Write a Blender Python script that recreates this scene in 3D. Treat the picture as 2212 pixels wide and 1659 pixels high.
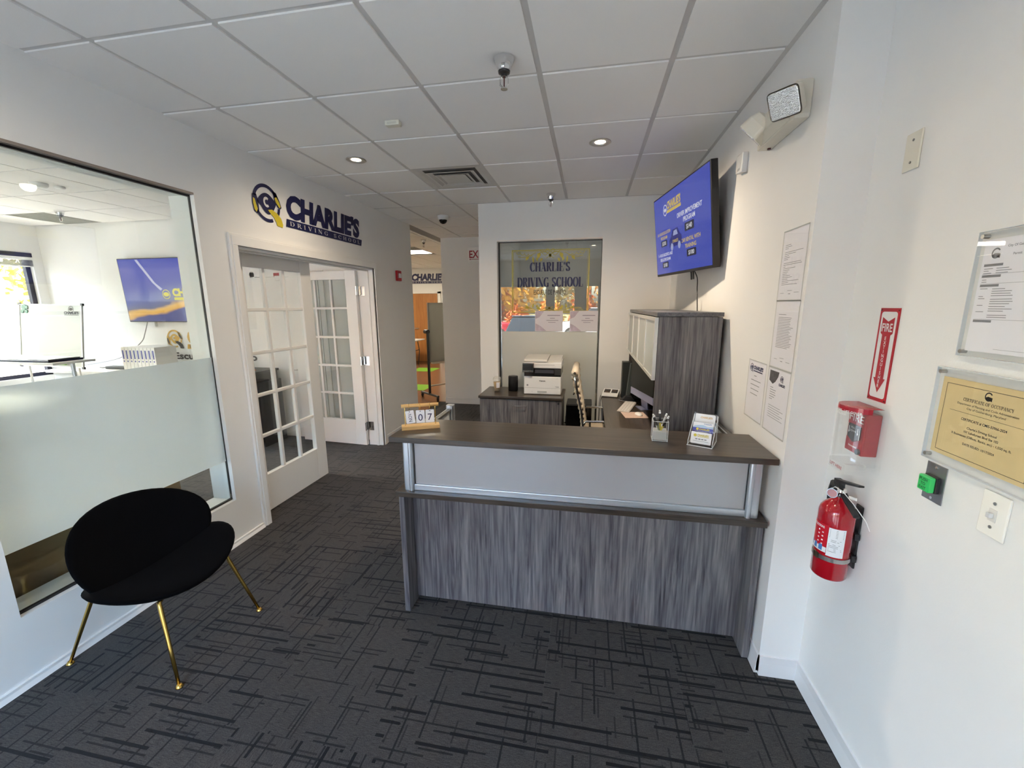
import bpy, bmesh, math, random
from mathutils import Vector, Matrix
for _o in list(bpy.data.objects): bpy.data.objects.remove(_o)
SC = bpy.context.scene
COL = SC.collection
R = math.radians
# ------------------------------------------------------------------ camera
H = 2.80                       # ceiling height
LX, RX, RX2 = -1.59, 1.71, 1.876   # left wall face, right wall face, right wall face before the pillar
F_PX, YAW, PITCH, ROLL = 887.6, -0.18496, -0.18928, -0.00384
cam = bpy.data.cameras.new('camera'); cam_ob = bpy.data.objects.new('camera', cam); COL.objects.link(cam_ob)
cam.sensor_fit = 'HORIZONTAL'; cam.sensor_width = 36.0; cam.lens = F_PX / 2212.0 * 36.0
cam.clip_start = 0.05; cam.clip_end = 500
_f = Vector((math.sin(YAW)*math.cos(PITCH), math.cos(YAW)*math.cos(PITCH), math.sin(PITCH)))
_r0 = Vector((math.cos(YAW), -math.sin(YAW), 0)); _u0 = _r0.cross(_f)
_r = math.cos(ROLL)*_r0 + math.sin(ROLL)*_u0; _u = -math.sin(ROLL)*_r0 + math.cos(ROLL)*_u0
_m = Matrix((( _r.x, _u.x, -_f.x, 0.8835), (_r.y, _u.y, -_f.y, -1.6046), (_r.z, _u.z, -_f.z, 1.704), (0,0,0,1)))
cam_ob.matrix_world = _m
SC.camera = cam_ob
# ------------------------------------------------------------------ sky, exposure
SKY_STRENGTH, EXPOSURE = 1.85, 1.68
wd = bpy.data.worlds.new('world'); SC.world = wd; wd.use_nodes = True
_nt = wd.node_tree; _nt.nodes.clear()
_sky = _nt.nodes.new('ShaderNodeTexSky'); _sky.sky_type = 'NISHITA'
_sky.sun_elevation = R(34); _sky.sun_rotation = R(-72); _sky.sun_disc = False
_sky.air_density = 1.0; _sky.dust_density = 4.5; _sky.ozone_density = 1.0
_bg = _nt.nodes.new('ShaderNodeBackground'); _bg.inputs[1].default_value = SKY_STRENGTH
_ow = _nt.nodes.new('ShaderNodeOutputWorld')
_nt.links.new(_sky.outputs[0], _bg.inputs[0]); _nt.links.new(_bg.outputs[0], _ow.inputs[0])
# the sun stands to the west, so its beam falls into the office and never into the lobby
_sl = bpy.data.lights.new('sun', 'SUN'); _sl.energy = 5.0; _sl.angle = R(0.6); _sl.color = (1.0, 0.90, 0.76)
_so = bpy.data.objects.new('sun', _sl); COL.objects.link(_so)
_so.rotation_euler = Vector((0.72, -0.24, -0.60)).to_track_quat('-Z', 'Y').to_euler()
DOWNLIGHT_W, DOWNLIGHT_FRONT_W = 52.0, 6.0
vs = SC.view_settings
vs.view_transform = 'Standard'; vs.look = 'None'; vs.gamma = 1.0; vs.exposure = EXPOSURE; vs.use_curve_mapping = False
SC.cycles.use_denoising = True
SC.cycles.max_bounces = 8; SC.cycles.diffuse_bounces = 5; SC.cycles.glossy_bounces = 3
SC.cycles.transmission_bounces = 5; SC.cycles.transparent_max_bounces = 20
SC.cycles.use_adaptive_sampling = True; SC.cycles.adaptive_threshold = 0.03; SC.cycles.adaptive_min_samples = 24
SC.cycles.sample_clamp_indirect = 6.0; SC.cycles.caustics_reflective = False; SC.cycles.caustics_refractive = False

# ------------------------------------------------------------------ material helpers
def lin(c):
    if isinstance(c, str):
        c = [int(c[i:i+2], 16)/255 for i in (0, 2, 4)]
        return tuple((x/12.92 if x <= 0.04045 else ((x+0.055)/1.055)**2.4) for x in c)
    if isinstance(c, (int, float)): return (c, c, c)
    return tuple(c)
MATS = {}
def nodes(name):
    m = bpy.data.materials.new(name); m.use_nodes = True
    nt = m.node_tree; nt.nodes.clear()
    out = nt.nodes.new('ShaderNodeOutputMaterial')
    return m, nt, out
def N(nt, typ, **kw):
    n = nt.nodes.new(typ)
    for k, v in kw.items():
        if k.startswith('i_'):
            key = k[2:]; key = int(key) if key.isdigit() else key.replace('_', ' ')
            n.inputs[key].default_value = v
        else: setattr(n, k, v)
    return n
def math_node(nt, op, a, b=None, clamp=False):
    n = nt.nodes.new('ShaderNodeMath'); n.operation = op; n.use_clamp = clamp
    for i, v in enumerate((a, b)):
        if v is None: continue
        if isinstance(v, (int, float)): n.inputs[i].default_value = v
        else: nt.links.new(v, n.inputs[i])
    return n.outputs[0]
def pm(name, color, rough=0.5, metal=0.0, spec=0.5, noise=0.0, nscale=40.0, bump=0.0, bscale=200.0, emis=None, estr=0.0, sheen=0.0, coat=0.0, subs=0.0, trans=0.0):
    """principled surface with a fine procedural mottling and relief"""
    if name in MATS: return MATS[name]
    m, nt, out = nodes(name)
    b = N(nt, 'ShaderNodeBsdfPrincipled'); c = lin(color)
    b.inputs['Base Color'].default_value = (*c, 1); b.inputs['Roughness'].default_value = rough
    b.inputs['Metallic'].default_value = metal; b.inputs['Specular IOR Level'].default_value = spec
    b.inputs['Sheen Weight'].default_value = sheen; b.inputs['Coat Weight'].default_value = coat
    if emis is not None:
        b.inputs['Emission Color'].default_value = (*lin(emis), 1); b.inputs['Emission Strength'].default_value = estr
    tc = N(nt, 'ShaderNodeTexCoord')
    if noise > 0:
        nz = N(nt, 'ShaderNodeTexNoise', i_Scale=nscale, i_Detail=4.0); nt.links.new(tc.outputs['Object'], nz.inputs['Vector'])
        mr = N(nt, 'ShaderNodeMapRange'); mr.inputs[3].default_value = 1-noise; mr.inputs[4].default_value = 1+noise
        nt.links.new(nz.outputs[0], mr.inputs[0])
        mx = N(nt, 'ShaderNodeMix', data_type='RGBA', blend_type='MULTIPLY'); mx.inputs[0].default_value = 1
        mx.inputs[6].default_value = (*c, 1); nt.links.new(mr.outputs[0], mx.inputs[7]); nt.links.new(mx.outputs[2], b.inputs['Base Color'])
    if bump > 0:
        nz = N(nt, 'ShaderNodeTexNoise', i_Scale=bscale, i_Detail=3.0); nt.links.new(tc.outputs['Object'], nz.inputs['Vector'])
        bp = N(nt, 'ShaderNodeBump', i_Strength=bump, i_Distance=0.002); nt.links.new(nz.outputs[0], bp.inputs['Height'])
        nt.links.new(bp.outputs[0], b.inputs['Normal'])
    nt.links.new(b.outputs[0], out.inputs[0]); MATS[name] = m; return m
def glass_mat(name, tint=(1, 1, 1), refl=0.06, rough=0.0, haze=0.0, graze=0.8):
    """thin clear sheet: straight-through transmission and mirror reflection that grows towards grazing"""
    if name in MATS: return MATS[name]
    m, nt, out = nodes(name)
    t = N(nt, 'ShaderNodeBsdfTransparent'); t.inputs[0].default_value = (*tint, 1)
    g = N(nt, 'ShaderNodeBsdfGlossy'); g.inputs['Roughness'].default_value = rough; g.inputs[0].default_value = (1, 1, 1, 1)
    lw = N(nt, 'ShaderNodeLayerWeight', i_Blend=0.5)
    p = math_node(nt, 'POWER', lw.outputs['Facing'], 4.0); p = math_node(nt, 'MULTIPLY', p, graze); p = math_node(nt, 'ADD', p, refl, True)
    mx = N(nt, 'ShaderNodeMixShader'); nt.links.new(p, mx.inputs[0]); nt.links.new(t.outputs[0], mx.inputs[1]); nt.links.new(g.outputs[0], mx.inputs[2])
    last = mx.outputs[0]
    if haze > 0:
        d = N(nt, 'ShaderNodeBsdfDiffuse'); d.inputs[0].default_value = (0.9, 0.92, 0.92, 1)
        m2 = N(nt, 'ShaderNodeMixShader'); m2.inputs[0].default_value = haze
        nt.links.new(last, m2.inputs[1]); nt.links.new(d.outputs[0], m2.inputs[2]); last = m2.outputs[0]
    nt.links.new(last, out.inputs[0]); MATS[name] = m; return m
def frost_mat(name, col, body=0.5, clear=0.35, rough=0.45):
    """etched film: diffuse body, diffuse transmission and blurred see-through"""
    if name in MATS: return MATS[name]
    m, nt, out = nodes(name)
    d = N(nt, 'ShaderNodeBsdfDiffuse'); d.inputs[0].default_value = (*col, 1)
    t = N(nt, 'ShaderNodeBsdfTranslucent'); t.inputs[0].default_value = (*col, 1)
    r = N(nt, 'ShaderNodeBsdfRefraction'); r.inputs[0].default_value = (*col, 1); r.inputs['Roughness'].default_value = rough; r.inputs['IOR'].default_value = 1.05
    g = N(nt, 'ShaderNodeBsdfGlossy'); g.inputs['Roughness'].default_value = 0.4
    a = N(nt, 'ShaderNodeMixShader'); a.inputs[0].default_value = body; nt.links.new(t.outputs[0], a.inputs[1]); nt.links.new(d.outputs[0], a.inputs[2])
    b = N(nt, 'ShaderNodeMixShader'); b.inputs[0].default_value = clear; nt.links.new(a.outputs[0], b.inputs[1]); nt.links.new(r.outputs[0], b.inputs[2])
    c = N(nt, 'ShaderNodeMixShader'); c.inputs[0].default_value = 0.08; nt.links.new(b.outputs[0], c.inputs[1]); nt.links.new(g.outputs[0], c.inputs[2])
    nt.links.new(c.outputs[0], out.inputs[0]); MATS[name] = m; return m
def laminate(name, axis, dark, mid, light, rough=0.42, fine=1.0):
    """printed woodgrain laminate, grain along one axis"""
    if name in MATS: return MATS[name]
    m, nt, out = nodes(name)
    b = N(nt, 'ShaderNodeBsdfPrincipled'); b.inputs['Roughness'].default_value = rough
    tc = N(nt, 'ShaderNodeTexCoord'); mp = N(nt, 'ShaderNodeMapping')
    s = {'x': (1.15, 26, 26), 'y': (26, 1.15, 26), 'z': (26, 26, 1.15)}[axis]; mp.inputs['Scale'].default_value = s
    nt.links.new(tc.outputs['Object'], mp.inputs[0])
    n0 = N(nt, 'ShaderNodeTexNoise', i_Scale=0.5*fine, i_Detail=3.0, i_Distortion=1.2); nt.links.new(mp.outputs[0], n0.inputs['Vector'])
    n1 = N(nt, 'ShaderNodeTexNoise', i_Scale=1.0*fine, i_Detail=5.0, i_Roughness=0.68, i_Distortion=1.9); nt.links.new(mp.outputs[0], n1.inputs['Vector'])
    n2 = N(nt, 'ShaderNodeTexNoise', i_Scale=3.6*fine, i_Detail=3.0); nt.links.new(mp.outputs[0], n2.inputs['Vector'])
    v = math_node(nt, 'ADD', math_node(nt, 'MULTIPLY', n0.outputs[0], 0.26), math_node(nt, 'MULTIPLY', n1.outputs[0], 0.42))
    v = math_node(nt, 'ADD', v, math_node(nt, 'MULTIPLY', n2.outputs[0], 0.32))
    cr = N(nt, 'ShaderNodeValToRGB'); e = cr.color_ramp.elements
    e[0].position = 0.37; e[0].color = (*lin(dark), 1); e[1].position = 0.62; e[1].color = (*lin(light), 1)
    k = e.new(0.46); k.color = (*lin(mid), 1)
    nt.links.new(v, cr.inputs[0]); nt.links.new(cr.outputs[0], b.inputs['Base Color'])
    bp = N(nt, 'ShaderNodeBump', i_Strength=0.08, i_Distance=0.001); nt.links.new(n2.outputs[0], bp.inputs['Height']); nt.links.new(bp.outputs[0], b.inputs['Normal'])
    nt.links.new(b.outputs[0], out.inputs[0]); MATS[name] = m; return m
def carpet_mat():
    m, nt, out = nodes('carpet'); L = nt.links
    b = N(nt, 'ShaderNodeBsdfPrincipled'); b.inputs['Roughness'].default_value = 0.95; b.inputs['Specular IOR Level'].default_value = 0.1; b.inputs['Sheen Weight'].default_value = 0.15
    tc = N(nt, 'ShaderNodeTexCoord'); sp = N(nt, 'ShaderNodeSeparateXYZ'); L.new(tc.outputs['Object'], sp.inputs[0])
    oi = N(nt, 'ShaderNodeObjectInfo'); seed = math_node(nt, 'MULTIPLY', oi.outputs['Random'], 97.0)
    X = math_node(nt, 'ADD', sp.outputs[0], 3.0); Y = math_node(nt, 'ADD', sp.outputs[1], 3.0)
    def layer(u, v, rows, segs, width, thr, k):
        # v: across the lines, u: along them
        rv = math_node(nt, 'MULTIPLY', v, rows); row = math_node(nt, 'FLOOR', rv); fr = math_node(nt, 'FRACT', rv)
        wn = N(nt, 'ShaderNodeTexWhiteNoise', noise_dimensions='2D'); cb = N(nt, 'ShaderNodeCombineXYZ')
        L.new(row, cb.inputs[0]); L.new(math_node(nt, 'ADD', seed, k), cb.inputs[1]); L.new(cb.outputs[0], wn.inputs['Vector'])
        seg = math_node(nt, 'FLOOR', math_node(nt, 'ADD', math_node(nt, 'MULTIPLY', u, segs), math_node(nt, 'MULTIPLY', wn.outputs[0], 7.0)))
        wn2 = N(nt, 'ShaderNodeTexWhiteNoise', noise_dimensions='3D'); cb2 = N(nt, 'ShaderNodeCombineXYZ')
        L.new(row, cb2.inputs[0]); L.new(seg, cb2.inputs[1]); L.new(math_node(nt, 'ADD', seed, k+0.5), cb2.inputs[2]); L.new(cb2.outputs[0], wn2.inputs['Vector'])
        on = math_node(nt, 'GREATER_THAN', wn2.outputs[0], thr); th = math_node(nt, 'LESS_THAN', fr, width)
        return math_node(nt, 'MULTIPLY', on, th)
    l1 = layer(X, Y, 17.0, 4.6, 0.22, 0.60, 1.0)
    l2 = layer(X, Y, 40.0, 7.0, 0.30, 0.76, 5.0)
    l3 = layer(Y, X, 12.0, 6.0, 0.10, 0.52, 9.0)
    l4 = layer(Y, X, 30.0, 11.0, 0.22, 0.82, 13.0)
    mask = math_node(nt, 'MAXIMUM', math_node(nt, 'MAXIMUM', l1, math_node(nt, 'MULTIPLY', l2, 0.8)), math_node(nt, 'MAXIMUM', math_node(nt, 'MULTIPLY', l3, 0.85), math_node(nt, 'MULTIPLY', l4, 0.6)))
    nz = N(nt, 'ShaderNodeTexNoise', i_Scale=260.0, i_Detail=2.0); L.new(tc.outputs['Object'], nz.inputs['Vector'])
    mp = N(nt, 'ShaderNodeMapping'); mp.inputs['Scale'].default_value = (30, 420, 1); L.new(tc.outputs['Object'], mp.inputs[0])
    rb = N(nt, 'ShaderNodeTexNoise', i_Scale=1.0, i_Detail=1.0); L.new(mp.outputs[0], rb.inputs['Vector'])
    g = math_node(nt, 'ADD', math_node(nt, 'MULTIPLY', nz.outputs[0], 0.55), math_node(nt, 'MULTIPLY', rb.outputs[0], 0.45))
    cr = N(nt, 'ShaderNodeValToRGB'); e = cr.color_ramp.elements
    e[0].position = 0.30; e[0].color = (*lin(CARPET_A), 1); e[1].position = 0.70; e[1].color = (*lin(CARPET_B), 1); L.new(g, cr.inputs[0])
    mx = N(nt, 'ShaderNodeMix', data_type='RGBA'); L.new(math_node(nt, 'MULTIPLY', mask, 0.9), mx.inputs[0]); L.new(cr.outputs[0], mx.inputs[6]); mx.inputs[7].default_value = (*lin('0c0a0e'), 1)
    L.new(mx.outputs[2], b.inputs['Base Color'])
    bp = N(nt, 'ShaderNodeBump', i_Strength=0.35, i_Distance=0.003); L.new(math_node(nt, 'SUBTRACT', g, math_node(nt, 'MULTIPLY', mask, 0.4)), bp.inputs['Height']); L.new(bp.outputs[0], b.inputs['Normal'])
    L.new(b.outputs[0], out.inputs[0]); return m
CARPET_A, CARPET_B = '22201f', '534e4b'
# ------------------------------------------------------------------ geometry helpers
ORI = {}          # world origin of each built object (None = local coordinates)
def link(o): COL.objects.link(o); return o
def prop(o, label=None, cat=None, group=None, kind=None):
    if label: o['label'] = label
    if cat: o['category'] = cat
    if group: o['group'] = group
    if kind: o['kind'] = kind
    return o
def thing(name, label, cat, loc, rotz=0.0, group=None, local=False):
    o = link(bpy.data.objects.new(name, None)); o.location = loc; o.rotation_euler = (0, 0, rotz); o.empty_display_size = 0.1
    prop(o, label, cat, group); ORI[o.name] = (None if local else Vector(loc)); return o
def plain(name, kind=None, loc=(0, 0, 0)):
    o = link(bpy.data.objects.new(name, None)); o.location = loc; ORI[o.name] = Vector(loc)
    if kind: o['kind'] = kind
    return o
def finish(name, me, mat, parent=None, origin=None, bevel=0, smooth=False, subsurf=0, seg=2):
    o = bpy.data.objects.new(name, me); link(o)
    if parent is not None:
        org = ORI[parent.name]
        if org is not None: me.transform(Matrix.Translation(-org))
        o.parent = parent; ORI[o.name] = org
    else:
        if origin is None:
            xs = [v.co for v in me.vertices]
            if xs:
                lo = [min(c[i] for c in xs) for i in range(3)]; hi = [max(c[i] for c in xs) for i in range(3)]
                origin = Vector(((lo[0]+hi[0])/2, (lo[1]+hi[1])/2, lo[2]))
            else: origin = Vector()
        me.transform(Matrix.Translation(-Vector(origin))); o.location = origin; ORI[o.name] = Vector(origin)
    if mat is not None:
        me.materials.clear(); me.materials.append(mat)
    if smooth:
        for p in me.polygons: p.use_smooth = True
    if bevel:
        b = o.modifiers.new('bevel', 'BEVEL'); b.width = bevel; b.segments = seg; b.limit_method = 'ANGLE'; b.angle_limit = R(35); b.harden_normals = False
    if subsurf:
        s = o.modifiers.new('sub', 'SUBSURF'); s.levels = subsurf; s.render_levels = subsurf
    return o
class MB:
    def __init__(self): self.v = []; self.f = []
    def add(self, vs, fs):
        k = len(self.v); self.v += [tuple(x) for x in vs]; self.f += [tuple(i+k for i in f) for f in fs]; return self
    def box(self, x0, x1, y0, y1, z0, z1):
        return self.add([(x0,y0,z0),(x1,y0,z0),(x1,y1,z0),(x0,y1,z0),(x0,y0,z1),(x1,y0,z1),(x1,y1,z1),(x0,y1,z1)],
                        [(3,2,1,0),(4,5,6,7),(0,1,5,4),(1,2,6,5),(2,3,7,6),(3,0,4,7)])
    def hexa(self, p):   # 8 points: bottom ring then top ring
        return self.add(p, [(3,2,1,0),(4,5,6,7),(0,1,5,4),(1,2,6,5),(2,3,7,6),(3,0,4,7)])
    def cyl(self, p0, p1, r0, r1=None, n=16, caps=True):
        r1 = r0 if r1 is None else r1; p0 = Vector(p0); p1 = Vector(p1); d = (p1-p0).normalized()
        a = d.orthogonal().normalized(); b = d.cross(a)
        vs = []; fs = []
        for p, r in ((p0, r0), (p1, r1)):
            for i in range(n):
                t = 2*math.pi*i/n; vs.append(p + a*math.cos(t)*r + b*math.sin(t)*r)
        for i in range(n): j = (i+1) % n; fs.append((i, j, n+j, n+i))
        if caps: fs += [tuple(range(n))[::-1], tuple(range(n, 2*n))]
        return self.add(vs, fs)
    def lathe(self, prof, c=(0,0,0), axis=(0,0,1), n=24, caps=True):
        c = Vector(c); d = Vector(axis).normalized(); a = d.orthogonal().normalized(); b = d.cross(a); vs = []; fs = []
        for r, h in prof:
            for i in range(n):
                t = 2*math.pi*i/n; vs.append(c + d*h + a*math.cos(t)*r + b*math.sin(t)*r)
        for k in range(len(prof)-1):
            for i in range(n): j = (i+1) % n; fs.append((k*n+i, k*n+j, (k+1)*n+j, (k+1)*n+i))
        if caps: fs += [tuple(range(n))[::-1], tuple(range((len(prof)-1)*n, len(prof)*n))]
        return self.add(vs, fs)
    def tube(self, pts, r, n=8, closed=False):
        pts = [Vector(p) for p in pts]; m = len(pts); rr = r if isinstance(r, (list, tuple)) else [r]*m
        vs = []; fs = []; prev = None
        for k, p in enumerate(pts):
            if closed: t = (pts[(k+1) % m]-pts[k-1])
            else: t = pts[min(k+1, m-1)]-pts[max(k-1, 0)]
            t.normalize()
            if prev is None: a = t.orthogonal().normalized()
            else:
                a = prev - t*prev.dot(t)
                a = a.normalized() if a.length > 1e-6 else t.orthogonal().normalized()
            prev = a; b = t.cross(a)
            for i in range(n):
                q = 2*math.pi*i/n; vs.append(p + (a*math.cos(q)+b*math.sin(q))*rr[k])
        for k in range(m if closed else m-1):
            k2 = (k+1) % m
            for i in range(n): j = (i+1) % n; fs.append((k*n+i, k*n+j, k2*n+j, k2*n+i))
        if not closed: fs += [tuple(range(n))[::-1], tuple(range((m-1)*n, m*n))]
        return self.add(vs, fs)
    def prism(self, poly, fr, d0, d1):
        """poly: 2D outline, fr: frame(a,b,d)->3D"""
        n = len(poly)
        vs = [fr(a, b, d0) for a, b in poly] + [fr(a, b, d1) for a, b in poly]
        fs = [tuple(range(n))[::-1], tuple(range(n, 2*n))] + [(i, (i+1) % n, n+(i+1) % n, n+i) for i in range(n)]
        return self.add(vs, fs)
    def flat(self, poly, fr, d=0.0):
        return self.add([fr(a, b, d) for a, b in poly], [tuple(range(len(poly)))])
    def rect(self, a0, a1, b0, b1, fr, d=0.0): return self.flat([(a0,b0),(a1,b0),(a1,b1),(a0,b1)], fr, d)
    def slab(self, a0, a1, b0, b1, d0, d1, fr): return self.prism([(a0,b0),(a1,b0),(a1,b1),(a0,b1)], fr, d0, d1)
    def mesh(self, name):
        me = bpy.data.meshes.new(name); me.from_pydata(self.v, [], self.f)
        bm = bmesh.new(); bm.from_mesh(me); bmesh.ops.recalc_face_normals(bm, faces=bm.faces); bm.to_mesh(me); bm.free()
        return me
    def build(self, name, mat, parent=None, **kw): return finish(name, self.mesh(name), mat, parent, **kw)
def frame(o, right, up):
    o = Vector(o); r = Vector(right).normalized(); u = Vector(up).normalized(); n = r.cross(u)
    return lambda a, b, d=0.0: o + r*a + u*b + n*d
FLEFT = frame((LX, 0, 0), (0, 1, 0), (0, 0, 1))        # a = y, b = z, out of the left wall
FRIGHT = frame((RX, 0, 0), (0, -1, 0), (0, 0, 1))      # a = -y
FRIGHT2 = frame((RX2, 0, 0), (0, -1, 0), (0, 0, 1))
def fback(y): return frame((0, y, 0), (1, 0, 0), (0, 0, 1))   # a = x, faces -y
def rrect(a0, a1, b0, b1, r, n=4):
    out = []
    for cx, cy, t0 in ((a1-r, b1-r, 0), (a0+r, b1-r, 90), (a0+r, b0+r, 180), (a1-r, b0+r, 270)):
        for i in range(n+1):
            t = R(t0+90*i/n); out.append((cx+r*math.cos(t), cy+r*math.sin(t)))
    return out
def circ(cx, cy, rx, ry=None, n=20):
    ry = rx if ry is None else ry
    return [(cx+rx*math.cos(2*math.pi*i/n), cy+ry*math.sin(2*math.pi*i/n)) for i in range(n)]
def arc_band(mb, cx, cy, r0, r1, t0, t1, fr, d=0.0, n=24, sx=1.0, sy=1.0):
    pts = []
    for i in range(n):
        a = R(t0+(t1-t0)*i/n); b = R(t0+(t1-t0)*(i+1)/n)
        mb.flat([(cx+sx*r0*math.cos(a), cy+sy*r0*math.sin(a)), (cx+sx*r1*math.cos(a), cy+sy*r1*math.sin(a)), (cx+sx*r1*math.cos(b), cy+sy*r1*math.sin(b)), (cx+sx*r0*math.cos(b), cy+sy*r0*math.sin(b))], fr, d)
_TXT = {}
def glyphs(s, bold=0.0):
    """outline of a line of sans lettering as flat polygons, normalised to height 1 (capitals)"""
    key = (s, bold)
    if key in _TXT: return _TXT[key]
    cu = bpy.data.curves.new('t', 'FONT'); cu.body = s; cu.size = 1.0; cu.offset = bold; cu.resolution_u = 3
    ob = bpy.data.objects.new('t', cu); COL.objects.link(ob)
    dg = bpy.context.evaluated_depsgraph_get()
    me = bpy.data.meshes.new_from_object(ob.evaluated_get(dg))
    vs = [(v.co.x, v.co.y) for v in me.vertices]; fs = [tuple(p.vertices) for p in me.polygons]
    bpy.data.objects.remove(ob); bpy.data.curves.remove(cu); bpy.data.meshes.remove(me)
    _TXT[key] = (vs, fs); return vs, fs
def text(mb, s, a0, b0, fr, d=0.0, w=None, h=None, align='l', bold=0.0, shear=0.0):
    """write s with its baseline-left at (a0,b0); h = cap height, w = total width"""
    vs, fs = glyphs(s, bold)
    if not vs: return
    x0 = min(v[0] for v in vs); x1 = max(v[0] for v in vs)
    capv, _ = glyphs('H', bold); ch = max(v[1] for v in capv)
    sy = (h/ch) if h else None
    sx = (w/(x1-x0)) if w else sy
    if sy is None: sy = sx
    W = (x1-x0)*sx
    off = a0 - (W/2 if align == 'c' else W if align == 'r' else 0)
    mb.add([fr(off+(x-x0)*sx+shear*y*sy, b0+y*sy, d) for x, y in vs], fs)
def pen(mb, pts, fr, d, thick, thin=None, wfix=None):
    """broad-nib stroke: heavy where it runs upright, fine where it runs level"""
    thin = thick if thin is None else thin; L_ = []; R_ = []
    m = len(pts)
    for k, (x, y) in enumerate(pts):
        x0, y0 = pts[max(k-1, 0)]; x1, y1 = pts[min(k+1, m-1)]
        tx, ty = x1-x0, y1-y0; l = math.hypot(tx, ty) or 1; tx /= l; ty /= l
        w = wfix if wfix is not None else thin+(thick-thin)*abs(ty)**1.6
        L_.append((x-ty*w/2, y+tx*w/2)); R_.append((x+ty*w/2, y-tx*w/2))
    for k in range(m-1): mb.flat([L_[k], L_[k+1], R_[k+1], R_[k]], fr, d)
def ell(cx, cy, rx, ry, t0, t1, n=18): return [(cx+rx*math.cos(R(t0+(t1-t0)*i/n)), cy+ry*math.sin(R(t0+(t1-t0)*i/n))) for i in range(n+1)]
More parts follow.
